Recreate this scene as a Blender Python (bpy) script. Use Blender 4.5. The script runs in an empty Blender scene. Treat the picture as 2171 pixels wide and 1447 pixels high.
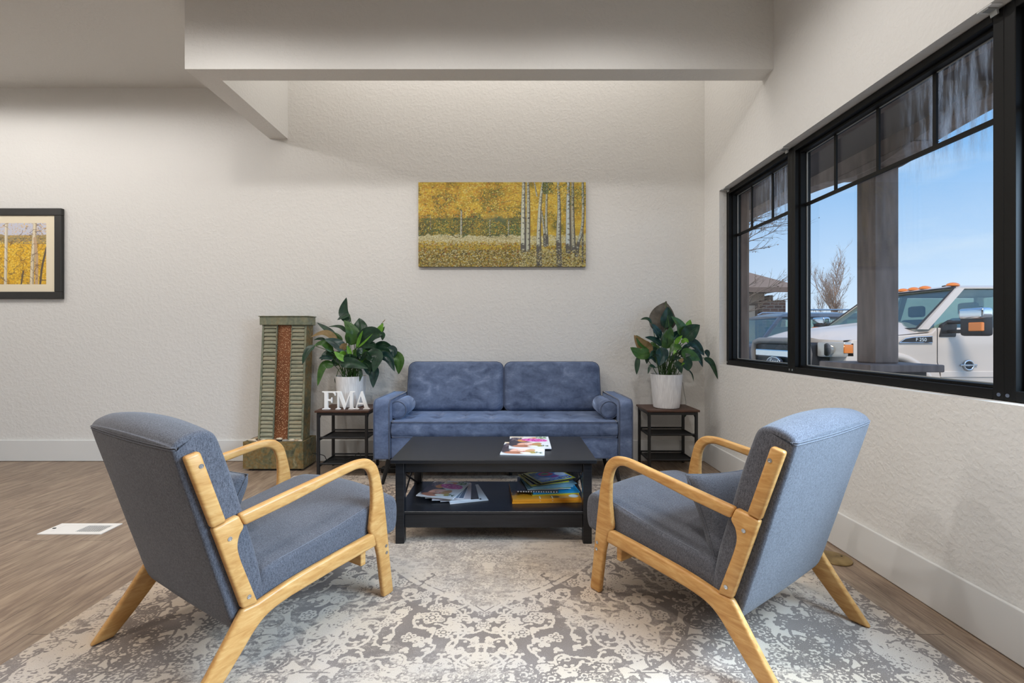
import bpy, bmesh, math, random
import numpy as np
from mathutils import Vector, Matrix
C = bpy.context.scene.collection
PI = math.pi

# ---------------------------------------------------------------- camera
F, CX, CY, H = 960.0, 1081.0, 712.0, 1.1       # focal length and vanishing point in photo pixels, eye height
cd = bpy.data.cameras.new('camera'); cam = bpy.data.objects.new('camera', cd); C.objects.link(cam)
cam.location = (0, 0, H); cam.rotation_euler = (PI/2, 0, 0)
cd.sensor_fit = 'HORIZONTAL'; cd.sensor_width = 36; cd.lens = F/2171*36
cd.shift_x = (1085.5-CX)/2171; cd.shift_y = (CY-723.5)/2171
cd.clip_start = 0.05; cd.clip_end = 500
bpy.context.scene.camera = cam
vs = bpy.context.scene.view_settings
vs.view_transform = 'Standard'; vs.look = 'None'; vs.gamma = 1; vs.use_curve_mapping = False
vs.exposure = 0.25
bpy.context.scene.cycles.use_denoising = True
bpy.context.scene.cycles.max_bounces = 10
bpy.context.scene.cycles.diffuse_bounces = 6
bpy.context.scene.cycles.transparent_max_bounces = 12
bpy.context.scene.cycles.caustics_reflective = False
bpy.context.scene.cycles.caustics_refractive = False
bpy.context.scene.cycles.sample_clamp_indirect = 6

def X(px, Y): return (px-CX)/F*Y
def Z(py, Y): return H-(py-CY)/F*Y
def YF(py, z=0.0): return (H-z)*F/(py-CY)
def PX(px, py, Y): return Vector((X(px, Y), Y, Z(py, Y)))

# room dimensions
DW = 3.99        # back wall
XR = 1.715       # right wall
XL = -6.2
YB = -3.6
HC = 3.285       # ceiling
HA = 4.0         # raised ceiling of the alcove behind the dropped beam
BZ = 2.835       # beam underside

# ---------------------------------------------------------------- sky
SKYB = 1.6
w = bpy.data.worlds.new('sky'); bpy.context.scene.world = w; w.use_nodes = True
nt = w.node_tree; nt.nodes.clear()
N = nt.nodes.new; L = nt.links.new
out = N('ShaderNodeOutputWorld'); bg = N('ShaderNodeBackground'); tc = N('ShaderNodeTexCoord')
sx = N('ShaderNodeSeparateXYZ'); L(tc.outputs['Generated'], sx.inputs[0])
rp = N('ShaderNodeValToRGB'); L(sx.outputs['Z'], rp.inputs[0])
e = rp.color_ramp.elements
e[0].position = 0.0; e[0].color = (0.78, 0.90, 1.04, 1)
e[1].position = 1.0; e[1].color = (0.12, 0.28, 0.70, 1)
q = e.new(0.10); q.color = (0.62, 0.80, 1.04, 1)
q = e.new(0.30); q.color = (0.25, 0.52, 0.92, 1)
mp = N('ShaderNodeMapping'); mp.inputs['Scale'].default_value = (1.6, 1.6, 6.0); L(tc.outputs['Generated'], mp.inputs[0])
nz = N('ShaderNodeTexNoise'); nz.inputs['Scale'].default_value = 1.7; nz.inputs['Detail'].default_value = 7; nz.inputs['Roughness'].default_value = .55
L(mp.outputs[0], nz.inputs['Vector'])
cr = N('ShaderNodeValToRGB'); L(nz.outputs['Fac'], cr.inputs[0])
cr.color_ramp.elements[0].position = .47; cr.color_ramp.elements[0].color = (0, 0, 0, 1)
cr.color_ramp.elements[1].position = .75; cr.color_ramp.elements[1].color = (.75, .75, .75, 1)
mx = N('ShaderNodeMixRGB'); L(cr.outputs[0], mx.inputs[0]); L(rp.outputs[0], mx.inputs[1]); mx.inputs[2].default_value = (0.80, 0.90, 1.0, 1)
# sky strength raised towards one unseen side, added to light the chairs
dp = N('ShaderNodeVectorMath'); dp.operation = 'DOT_PRODUCT'; L(tc.outputs['Generated'], dp.inputs[0]); dp.inputs[1].default_value = (.80, -.58, .15)
mr_ = N('ShaderNodeMapRange'); mr_.interpolation_type = 'SMOOTHSTEP'; L(dp.outputs['Value'], mr_.inputs[0]); mr_.inputs[1].default_value = .22; mr_.inputs[2].default_value = .85; mr_.inputs[3].default_value = 0.93; mr_.inputs[4].default_value = SKYB
L(mr_.outputs[0], bg.inputs[1]); L(mx.outputs[0], bg.inputs[0]); L(bg.outputs[0], out.inputs[0])

# ---------------------------------------------------------------- sun, room lamps and added fill
sd = bpy.data.lights.new('sun', 'SUN'); sun = bpy.data.objects.new('sun', sd); C.objects.link(sun)
sd.energy = 2.7; sd.angle = math.radians(14); sd.color = (1, .84, .68)
sun.rotation_euler = Vector((0.30, 0.60, -0.75)).to_track_quat('-Z', 'Y').to_euler()

def spot(x, y, z, power, cone=150, blend=.5, r=.06, col=(1, .975, .95)):
    d = bpy.data.lights.new('ceiling_or_fill_lamp', 'SPOT'); o = bpy.data.objects.new('ceiling_or_fill_lamp', d); C.objects.link(o)
    o.location = (x, y, z); d.energy = power; d.spot_size = math.radians(cone); d.spot_blend = blend
    d.shadow_soft_size = r; d.color = col
    return o
LZ = HC-0.06
for x, y, p in [(-1.78, 1.92, 40), (-0.55, 1.92, 27), (0.55, 1.92, 31)]:
    spot(x, y, LZ, p, cone=170, blend=.5)
for x, y, p in [(-1.0, 0.85, 60), (0.3, 0.85, 66), (-3.0, 0.9, 78)]:  # fill added overhead to brighten rug and floor, no known fixtures
    spot(x, y, LZ, p, cone=118, blend=.6)
for x, y, p in [(-1.0, -2.2, 42), (-3.8, -1.8, 20), (-3.5, 2.3, 36), (-5.2, 2.5, 42)]:  # wide fill added out of view for beam face and left side
    spot(x, y, LZ, p, cone=177, blend=.15)
spot(-4.15, 2.95, LZ, 12, cone=168, blend=.4)
spot(-2.95, 3.0, LZ, 10, cone=165, blend=.5)
# daylight stand-in: blue lamp added outside the sashes, out of view
dd_ = bpy.data.lights.new('daylight_fill', 'AREA'); do = bpy.data.objects.new('daylight_fill', dd_); C.objects.link(do)
dd_.shape = 'RECTANGLE'; dd_.size = 1.5; dd_.size_y = 1.2; dd_.energy = 88; dd_.spread = math.radians(105); dd_.color = (.56, .76, 1.0)
do.location = (1.99, .70, 1.72); do.rotation_euler = Vector((-1, .04, -.85)).to_track_quat('-Z', 'Y').to_euler()
ad = bpy.data.lights.new('alcove_lamp', 'AREA'); ao = bpy.data.objects.new('alcove_lamp', ad); C.objects.link(ao)
ao.location = (-.15, 3.50, HA-.03); ad.shape = 'RECTANGLE'; ad.size = 3.2; ad.size_y = .8; ad.energy = 15; ad.color = (1, .96, .92)

# ---------------------------------------------------------------- material helpers
def lin(c):
    c = [v/255 for v in c]
    return tuple(v/12.92 if v <= .04045 else ((v+.055)/1.055)**2.4 for v in c)+(1,)
class M_:
    """a node material: principled plus helpers"""
    def __init__(s, name, col=(.8, .8, .8, 1), rough=.5, metal=0., spec=.5, sheen=0., coat=0.):
        s.m = bpy.data.materials.new(name); s.m.use_nodes = True; s.t = s.m.node_tree
        s.b = s.t.nodes['Principled BSDF']
        s.b.inputs['Base Color'].default_value = col if len(col) == 4 else tuple(col)+(1,)
        s.b.inputs['Roughness'].default_value = rough; s.b.inputs['Metallic'].default_value = metal
        s.b.inputs['Specular IOR Level'].default_value = spec
        s.b.inputs['Sheen Weight'].default_value = sheen; s.b.inputs['Coat Weight'].default_value = coat
        s.tc = None
    def n(s, kind, **kw):
        x = s.t.nodes.new(kind)
        for k, v in kw.items():
            if k in x.inputs: x.inputs[k].default_value = v
            else: setattr(x, k, v)
        return x
    def l(s, a, b): s.t.links.new(a, b)
    def coord(s, scale=(1, 1, 1), rot=(0, 0, 0), kind='Object'):
        if s.tc is None: s.tc = s.n('ShaderNodeTexCoord')
        m = s.n('ShaderNodeMapping'); m.inputs['Scale'].default_value = scale; m.inputs['Rotation'].default_value = rot
        s.l(s.tc.outputs[kind], m.inputs[0]); return m.outputs[0]
    def noise(s, sc, scale=(1, 1, 1), detail=4, rough=.5, rot=(0, 0, 0), dist=0):
        x = s.n('ShaderNodeTexNoise'); x.inputs['Scale'].default_value = sc; x.inputs['Detail'].default_value = detail
        x.inputs['Roughness'].default_value = rough; x.inputs['Distortion'].default_value = dist
        s.l(s.coord(scale, rot), x.inputs['Vector']); return x.outputs['Fac']
    def ramp(s, fac, stops):
        x = s.n('ShaderNodeValToRGB'); s.l(fac, x.inputs[0]); el = x.color_ramp.elements
        while len(el) > 1: el.remove(el[0])
        el[0].position = stops[0][0]; el[0].color = stops[0][1]
        for p, c in stops[1:]:
            k = el.new(p); k.color = c
        return x.outputs[0]
    def mix(s, fac, a, b, mode='MIX'):
        x = s.n('ShaderNodeMixRGB'); x.blend_type = mode
        for i, v in enumerate((fac, a, b)):
            if isinstance(v, (int, float, tuple)): x.inputs[i].default_value = v
            else: s.l(v, x.inputs[i])
        return x.outputs[0]
    def math(s, op, a, b=0.0):
        x = s.n('ShaderNodeMath'); x.operation = op
        for i, v in enumerate((a, b)):
            if isinstance(v, (int, float)): x.inputs[i].default_value = v
            else: s.l(v, x.inputs[i])
        return x.outputs[0]
    def color(s, o): s.l(o, s.b.inputs['Base Color']); return s
    def rough(s, o): s.l(o, s.b.inputs['Roughness']); return s
    def bump(s, h, strength=.3, dist=.002):
        x = s.n('ShaderNodeBump'); x.inputs['Strength'].default_value = strength; x.inputs['Distance'].default_value = dist
        s.l(h, x.inputs['Height']); s.l(x.outputs[0], s.b.inputs['Normal']); return s
def g(v): return (v, v, v, 1)
MAT = {}

m = M_('wall_paint', lin((224, 222, 218)), .75, spec=.2)
m.bump(m.ramp(m.noise(46, detail=3, rough=.5), [(.42, g(0)), (.62, g(1))]), .34, .0035); MAT['wall'] = m.m
m = M_('ceiling_paint', lin((218, 216, 212)), .85, spec=.1)
m.bump(m.noise(50, detail=4, rough=.6), .8, .006); MAT['ceiling'] = m.m
m = M_('white_trim', lin((222, 222, 220)), .35, spec=.4); MAT['trim'] = m.m
# floor: vinyl planks along the depth of the room
m = M_('wood_planks', rough=.42, spec=.35)
br = m.n('ShaderNodeTexBrick'); m.l(m.coord((1, 1, 1), (0, 0, PI/2)), br.inputs['Vector'])
br.inputs['Scale'].default_value = 1; br.inputs['Brick Width'].default_value = 1.22; br.inputs['Row Height'].default_value = .178
br.inputs['Mortar Size'].default_value = .0012; br.inputs['Mortar Smooth'].default_value = .2; br.offset = .37; br.inputs['Bias'].default_value = 0
br.inputs['Color1'].default_value = g(0); br.inputs['Color2'].default_value = g(1); br.inputs['Mortar'].default_value = g(.5)
shift = m.n('ShaderNodeVectorMath'); shift.operation = 'MULTIPLY_ADD'
m.l(br.outputs['Color'], shift.inputs[0]); shift.inputs[1].default_value = (7, 7, 7); m.l(m.coord((11, 1.3, 1)), shift.inputs[2])
gn = m.n('ShaderNodeTexNoise', Scale=2.2, Detail=7, Roughness=.62, Distortion=1.2); m.l(shift.outputs[0], gn.inputs['Vector'])
fn = m.noise(9, (30, 1.2, 1), 5, .6)
base = m.ramp(gn.outputs['Fac'], [(.28, lin((92, 74, 61))), (.45, lin((126, 106, 90))), (.6, lin((156, 136, 115))), (.8, lin((178, 158, 135)))])
c2 = m.mix(.28, base, m.ramp(fn, [(.35, lin((105, 87, 73))), (.65, lin((176, 156, 135)))]))
c3 = m.mix(.22, c2, m.mix(1, c2, m.ramp(br.outputs['Color'], [(0, g(.55)), (1, g(1.25))]), 'MULTIPLY'))
c4 = m.mix(br.outputs['Fac'], c3, lin((66, 54, 46)))
m.color(c4); m.bump(fn, .15, .001); MAT['floor'] = m.m
# fabrics
def fabric(name, a, b, sc=420, sheen=.15):
    m = M_(name, rough=.95, spec=.1, sheen=sheen)
    w1 = m.noise(sc, (1, 1, 1), 2, .6); w2 = m.noise(sc*.35, (3, 1, .6), 3, .6); w3 = m.noise(9, detail=3)
    f = m.mix(.5, w1, w2)
    c = m.ramp(f, [(.36, a), (.62, b)]); c = m.mix(.25, c, m.mix(1, c, m.ramp(w3, [(.3, g(.75)), (.7, g(1.25))]), 'MULTIPLY'))
    m.color(c); m.bump(f, .35, .0012); return m.m
MAT['grey_fabric'] = fabric('grey_fabric', lin((62, 62, 67)), lin((104, 105, 112)))
MAT['pillow_fabric'] = fabric('pillow_fabric', lin((62, 63, 68)), lin((100, 101, 108)))
MAT['seam'] = M_('seam_thread', lin((118, 119, 126)), .9).m
m = M_('blue_velvet', rough=.8, spec=.2, sheen=.8)
m.b.inputs['Sheen Roughness'].default_value = .35; m.b.inputs['Sheen Tint'].default_value = lin((170, 190, 225))
vn = m.noise(7, (1, 1, 1.6), 5, .62, dist=.5); vf = m.noise(60, (1, 1, 1), 3)
c = m.ramp(vn, [(.30, lin((62, 72, 96))), (.44, lin((86, 98, 124))), (.58, lin((102, 115, 142))), (.72, lin((134, 147, 174)))])
m.color(m.mix(.15, c, m.ramp(vf, [(.3, lin((60, 74, 104))), (.7, lin((116, 132, 164)))])))
m.bump(m.noise(5, (1, 1, 2.5), 4, .6, dist=.4), .35, .012); MAT['velvet'] = m.m
MAT['velvet_piping'] = M_('blue_velvet_piping', lin((62, 74, 100)), .8, sheen=.5).m
# woods
m = M_('beech_wood', rough=.38, spec=.4)
wn = m.noise(6, (2, 2, 9), 5, .6, dist=.8)
m.color(m.ramp(wn, [(.3, lin((178, 126, 68))), (.5, lin((196, 147, 86))), (.7, lin((210, 166, 106)))])); MAT['beech'] = m.m
m = M_('beech_wood_along', rough=.38, spec=.4)
wn = m.noise(6, (2, 9, 9), 5, .6, dist=.8)
m.color(m.ramp(wn, [(.3, lin((178, 126, 68))), (.5, lin((196, 147, 86))), (.7, lin((210, 166, 106)))])); MAT['beech2'] = m.m
m = M_('black_wood', rough=.33, spec=.5)
bn = m.noise(4, (2, 30, 30), 4)
m.color(m.ramp(bn, [(.3, lin((17, 18, 21))), (.7, lin((29, 30, 34)))])); m.bump(bn, .08, .001); MAT['blackwood'] = m.m
m = M_('walnut', rough=.45, spec=.4)
wn = m.noise(5, (1.5, 14, 14), 5, .6, dist=.6)
m.color(m.ramp(wn, [(.3, lin((52, 34, 27))), (.5, lin((78, 53, 42))), (.75, lin((104, 74, 58)))])); MAT['walnut'] = m.m
MAT['black_metal'] = M_('black_metal', lin((26, 26, 28)), .45, spec=.5).m
MAT['window_black'] = M_('black_window_frame', lin((9, 9, 9)), .5, spec=.3).m
MAT['seal'] = M_('grey_seal', lin((150, 152, 150)), .6).m
MAT['steel'] = M_('steel', lin((190, 195, 200)), .25, metal=1).m
MAT['white_plastic'] = M_('white_plastic', lin((235, 235, 233)), .35).m
MAT['black'] = M_('black_plastic', lin((14, 14, 15)), .5).m
m = M_('white_pot', rough=.32, spec=.5)
m.color(m.ramp(m.noise(9, (14, 14, .6), 3), [(.3, lin((216, 214, 214))), (.7, lin((244, 243, 242)))])); MAT['pot'] = m.m
m = M_('soil', rough=1); m.color(m.ramp(m.noise(60), [(.3, lin((30, 24, 18))), (.7, lin((62, 50, 38)))])); MAT['soil'] = m.m
# slate and copper of the fountain
def slate(name, stops, sc=6, scale=(1, 1, 1)):
    m = M_(name, rough=.55, spec=.4)
    a = m.noise(sc, scale, 7, .62, dist=1.3); b = m.noise(40, scale, 5, .6)
    c = m.mix(.3, m.ramp(a, stops), m.ramp(b, [(.35, lin((60, 62, 48))), (.65, lin((150, 146, 118)))]))
    m.color(c); m.bump(m.math('ADD', a, m.math('MULTIPLY', b, .4)), .6, .006); return m.m
MAT['slate'] = slate('green_slate', [(.3, lin((92, 102, 88))), (.45, lin((126, 132, 112))), (.55, lin((140, 136, 108))), (.66, lin((150, 126, 88))), (.8, lin((112, 108, 90)))], 5)
MAT['slate_brown'] = slate('rusty_slate', [(.30, lin((56, 58, 44))), (.42, lin((96, 92, 60))), (.52, lin((136, 100, 44))), (.60, lin((104, 98, 66))), (.70, lin((158, 142, 104))), (.8, lin((70, 66, 48)))], 9)
MAT['slate_slat'] = slate('slate_slats', [(.3, lin((118, 120, 102))), (.5, lin((160, 158, 134))), (.62, lin((174, 162, 134))), (.75, lin((168, 138, 108)))], 5, (1, 1, 8))
m = M_('copper_sheet', rough=.45, metal=.2, spec=.4)
vo = m.n('ShaderNodeTexVoronoi'); vo.inputs['Scale'].default_value = 85; m.l(m.coord(), vo.inputs['Vector'])
cn = m.noise(7, (1, 1, .5), 4)
m.color(m.mix(m.ramp(vo.outputs['Distance'], [(.18, g(1)), (.36, g(0))]), m.ramp(cn, [(.3, lin((104, 62, 38))), (.7, lin((146, 90, 56)))]), lin((206, 162, 120))))
m.bump(m.ramp(vo.outputs['Distance'], [(.1, g(1)), (.45, g(0))]), .6, .004); MAT['copper'] = m.m
# leaves
def leafmat(name, a, b, rough=.35):
    m = M_(name, rough=rough, spec=.5)
    n_ = m.noise(22, detail=4, dist=.6); m.color(m.ramp(n_, [(.3, a), (.7, b)])); m.bump(m.noise(40, (1, 1, 1), 2), .25, .004)
    m.b.inputs['Subsurface Weight'].default_value = .0
    tr = m.n('ShaderNodeBsdfTranslucent'); m.l(m.ramp(n_, [(.3, a), (.7, b)]), tr.inputs[0])
    mxs = m.n('ShaderNodeMixShader'); mxs.inputs[0].default_value = .18
    m.l(m.b.outputs[0], mxs.inputs[1]); m.l(tr.outputs[0], mxs.inputs[2]); m.l(mxs.outputs[0], m.t.nodes['Material Output'].inputs[0])
    return m.m
LEAF = [leafmat('leaf_dark', lin((22, 46, 34)), lin((42, 76, 52))), leafmat('leaf_mid', lin((44, 78, 30)), lin((74, 112, 48))),
        leafmat('leaf_bright', lin((84, 136, 34)), lin((124, 176, 60))), leafmat('leaf_brown', lin((112, 96, 52)), lin((150, 122, 84)), .6),
        leafmat('leaf_dead', lin((76, 72, 66)), lin((108, 102, 92)), .8), leafmat('leaf_blue', lin((16, 42, 42)), lin((40, 72, 66)), .28)]

# ---------------------------------------------------------------- object helpers
def link(o): C.objects.link(o); return o
def obj(name, bm, mat, parent=None, smooth=False, angle=None, world=False):
    me = bpy.data.meshes.new(name)
    if isinstance(bm, bmesh.types.BMesh):
        bm.to_mesh(me); bm.free()
    else:
        me = bm
    for mm in (mat if isinstance(mat, (list, tuple)) else [mat]): me.materials.append(mm)
    o = link(bpy.data.objects.new(name, me))
    if smooth or angle:
        me.polygons.foreach_set('use_smooth', [True]*len(me.polygons))
        if angle: me.set_sharp_from_angle(angle=math.radians(angle))
    if parent is not None:
        o.parent = parent
        if world:
            loc = Vector((0, 0, 0)); p = parent
            while p is not None: loc += p.location; p = p.parent
            me.transform(Matrix.Translation(-loc))
    me.update()
    return o
def tag(o, label=None, cat=None, group=None, kind=None):
    if label: o['label'] = label
    if cat: o['category'] = cat
    if group: o['group'] = group
    if kind: o['kind'] = kind
    return o
def thing(name, label, cat, loc=(0, 0, 0), rotz=0, group=None):
    o = link(bpy.data.objects.new(name, None)); o.location = loc; o.rotation_euler = (0, 0, rotz); o.empty_display_size = .05
    return tag(o, label, cat, group)
def struct(name, bm, mat, parent=None, **k):
    o = obj(name, bm, mat, parent, **k)
    if parent is None: o['kind'] = 'structure'
    return o
def copy_tree(o, parent=None):
    c = link(o.copy()); c.parent = parent
    for ch in list(o.children): copy_tree(ch, c)
    return c

def box(bm, x0, x1, y0, y1, z0, z1):
    v = [bm.verts.new(p) for p in ((x0, y0, z0), (x1, y0, z0), (x1, y1, z0), (x0, y1, z0), (x0, y0, z1), (x1, y0, z1), (x1, y1, z1), (x0, y1, z1))]
    for f in ((3, 2, 1, 0), (4, 5, 6, 7), (0, 1, 5, 4), (1, 2, 6, 5), (2, 3, 7, 6), (3, 0, 4, 7)):
        bm.faces.new([v[i] for i in f])
    return v
def BX(*a):
    bm = bmesh.new(); box(bm, *a); return bm
def bevel(bm, wd, seg=2, ang=30):
    bm.normal_update()
    es = [e for e in bm.edges if len(e.link_faces) == 2 and e.calc_face_angle(0) > math.radians(ang)]
    bmesh.ops.bevel(bm, geom=es, offset=wd, segments=seg, affect='EDGES', profile=.5, clamp_overlap=True)
    return bm
def prism(pts, a0, a1, axis='y'):
    """polygon in the plane across `axis`, extruded from a0 to a1"""
    bm = bmesh.new()
    f = {'y': lambda p, a: (p[0], a, p[1]), 'x': lambda p, a: (a, p[0], p[1]), 'z': lambda p, a: (p[0], p[1], a)}[axis]
    A = [bm.verts.new(f(p, a0)) for p in pts]; B = [bm.verts.new(f(p, a1)) for p in pts]
    bm.faces.new(A); bm.faces.new(B[::-1])
    n = len(pts)
    for i in range(n): bm.faces.new((A[i], B[i], B[(i+1) % n], A[(i+1) % n]))
    bmesh.ops.recalc_face_normals(bm, faces=bm.faces); return bm
def addbm(bm, o):
    """append o to bm"""
    me = bpy.data.meshes.new('tmp'); o.to_mesh(me); o.free(); bm.from_mesh(me); bpy.data.meshes.remove(me); return bm
def tube(bm, pts, r, seg=8, cap=True, closed=False):
    pts = [Vector(p) for p in pts]; n = len(pts); rings = []
    rr = r if isinstance(r, (list, tuple)) else [r]*n
    up = Vector((0, 0, 1)); prev = None
    for i, p in enumerate(pts):
        if closed: t = (pts[(i+1) % n]-pts[i-1])
        else: t = (pts[min(i+1, n-1)]-pts[max(i-1, 0)])
        t.normalize()
        if prev is None:
            a = t.cross(up)
            if a.length < .05: a = t.cross(Vector((1, 0, 0)))
        else: a = prev-t*prev.dot(t)
        a.normalize(); prev = a; b = t.cross(a)
        rings.append([bm.verts.new(p+a*rr[i]*math.cos(k*2*PI/seg)+b*rr[i]*math.sin(k*2*PI/seg)) for k in range(seg)])
    for i in range(n if closed else n-1):
        A, B = rings[i], rings[(i+1) % n]
        for k in range(seg): bm.faces.new((A[k], A[(k+1) % seg], B[(k+1) % seg], B[k]))
    if cap and not closed:
        bm.faces.new(rings[0][::-1]); bm.faces.new(rings[-1])
    return bm
def TB(pts, r, seg=8, closed=False): return tube(bmesh.new(), pts, r, seg, True, closed)
def lathe(prof, seg=48, ctr=(0, 0, 0), bm=None):
    bm = bm or bmesh.new(); rings = []
    for r, z in prof:
        rings.append([bm.verts.new((ctr[0]+r*math.cos(k*2*PI/seg), ctr[1]+r*math.sin(k*2*PI/seg), ctr[2]+z)) for k in range(seg)])
    for A, B in zip(rings, rings[1:]):
        for k in range(seg): bm.faces.new((A[k], A[(k+1) % seg], B[(k+1) % seg], B[k]))
    bm.faces.new(rings[0][::-1]); bm.faces.new(rings[-1]); return bm
def spline(pts, n=8, closed=False):
    """catmull-rom through pts"""
    P = [Vector(p) if len(p) == 3 else Vector((p[0], p[1], 0)) for p in pts]; d = len(pts[0]); o = []; k = len(P)
    rng = range(k) if closed else range(k-1)
    for i in rng:
        p0 = P[(i-1) % k] if closed or i > 0 else P[0]*2-P[1]; p1 = P[i]; p2 = P[(i+1) % k]
        p3 = P[(i+2) % k] if closed or i+2 < k else P[-1]*2-P[-2]
        for j in range(n):
            t = j/n
            v = .5*((2*p1)+(p2-p0)*t+(2*p0-5*p1+4*p2-p3)*t*t+(3*p1-p0-3*p2+p3)*t**3); o.append(tuple(v[:d]))
    if not closed: o.append(tuple(P[-1][:d]))
    return o
RINGS = []; RN = []
def nearest(pt):
    r = RINGS[len(RINGS)//2]; return min(range(len(r)), key=lambda i: (r[i].x-pt[0])**2+(r[i].z-pt[1])**2)
def soft_loft(prof, half, r, crown=0, n=26, bulge=None):
    """a stuffed panel: closed profile (u, z) swept along y from -half to half, rounded into its ends by r; crown swells the middle"""
    P = [Vector((p[0], p[1])) for p in prof]; k = len(P)
    area = sum(P[i].x*P[(i+1) % k].y-P[(i+1) % k].x*P[i].y for i in range(k))
    if area < 0: P.reverse()
    Nn = []
    for i in range(k):
        t = (P[(i+1) % k]-P[i-1]).normalized(); Nn.append(Vector((t.y, -t.x)))
    W_ = [(.45+.75*max(0, n_.y)) if n_.y > -.5 else .12 for n_ in Nn]
    bm = bmesh.new(); rings = []
    ys = []
    for i in range(8): ys.append(-half+r*(1-math.cos(i/8*PI/2)))
    m_ = n-16
    for i in range(m_+1): ys.append(-half+r+(2*half-2*r)*i/m_)
    for i in range(7, -1, -1): ys.append(half-r*(1-math.cos(i/8*PI/2)))
    for y in ys:
        d = max(0, abs(y)-(half-r))/r; ins = r*(1-math.sqrt(max(0, 1-d*d)))
        cr_ = crown*(1-(y/half)**2)
        rings.append([bm.verts.new((P[i].x+Nn[i].x*(cr_*W_[i]-ins), y, P[i].y+Nn[i].y*(cr_*W_[i]-ins))) for i in range(k)])
    for A, B in zip(rings, rings[1:]):
        for i in range(k): bm.faces.new((A[i], A[(i+1) % k], B[(i+1) % k], B[i]))
    RINGS[:] = [[v.co.copy() for v in r_] for r_ in rings]; RN[:] = Nn
    bm.faces.new(rings[0][::-1]); bm.faces.new(rings[-1])
    bmesh.ops.recalc_face_normals(bm, faces=bm.faces); return bm
def cushion(wx, wy, t, n=20, pinch=.5, ears=0.0):
    """pillow lying in XY: soft superellipse with thin edges"""
    bm = bmesh.new(); S = {}
    for s_ in (1, -1):
        for i in range(n+1):
            for j in range(n+1):
                a = -1+2*i/n; b = -1+2*j/n
                if s_ == -1 and (abs(a) == 1 or abs(b) == 1): S[(s_, i, j)] = S[(1, i, j)]; continue
                h_ = t/2*(max(0, (1-a**4))*max(0, (1-b**4)))**pinch
                ea = 1-ears*(1-b*b)**1*.5 if abs(a) > 0 else 1; eb = 1-ears*(1-a*a)*.5
                S[(s_, i, j)] = bm.verts.new((a*wx/2*(1-ears*(1-b*b)), b*wy/2*(1-ears*(1-a*a)), s_*h_))
        for i in range(n):
            for j in range(n):
                f = [S[(s_, i, j)], S[(s_, i+1, j)], S[(s_, i+1, j+1)], S[(s_, i, j+1)]]
                bm.faces.new(f if s_ == 1 else f[::-1])
    return bm
def grid_mesh(name, wx, wy, col, z=0, to=None):
    """flat grid wx by wy with one colour per vertex taken from the array col[row, column]; row 0 is the top edge"""
    h_, w_ = col.shape[:2]
    xs = np.linspace(0, wx, w_); ys = np.linspace(wy, 0, h_)
    gx, gy = np.meshgrid(xs, ys); co = np.stack([gx, gy, np.full_like(gx, z)], -1).reshape(-1, 3)
    me = bpy.data.meshes.new(name)
    me.vertices.add(len(co)); me.vertices.foreach_set('co', co.astype(np.float32).ravel())
    idx = np.arange(h_*w_).reshape(h_, w_)
    f = np.stack([idx[1:, :-1], idx[1:, 1:], idx[:-1, 1:], idx[:-1, :-1]], -1).reshape(-1, 4)
    me.loops.add(f.size); me.loops.foreach_set('vertex_index', f.ravel().astype(np.int32))
    me.polygons.add(len(f)); me.polygons.foreach_set('loop_start', np.arange(0, f.size, 4, dtype=np.int32))
    me.update(calc_edges=True)
    ca = me.color_attributes.new('art', 'FLOAT_COLOR', 'POINT')
    c = np.ones((h_*w_, 4), np.float32); cc = col.reshape(h_*w_, -1); c[:, :3] = cc if cc.shape[1] == 3 else np.repeat(cc, 3, 1)
    ca.data.foreach_set('color', c.ravel())
    if to is not None: me.transform(to)
    return me
def artmat(name, rough=.5, coat=0, bump=0):
    m = M_(name, rough=rough, coat=coat); a = m.n('ShaderNodeAttribute'); a.attribute_name = 'art'; m.color(a.outputs['Color'])
    if bump: m.bump(m.noise(150, detail=3), bump, .002)
    return m.m
MAT['paint'] = artmat('oil_paint', .55, bump=.5); MAT['print'] = artmat('paper_print', .5); MAT['gloss_print'] = artmat('glossy_print', .25)

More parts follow.
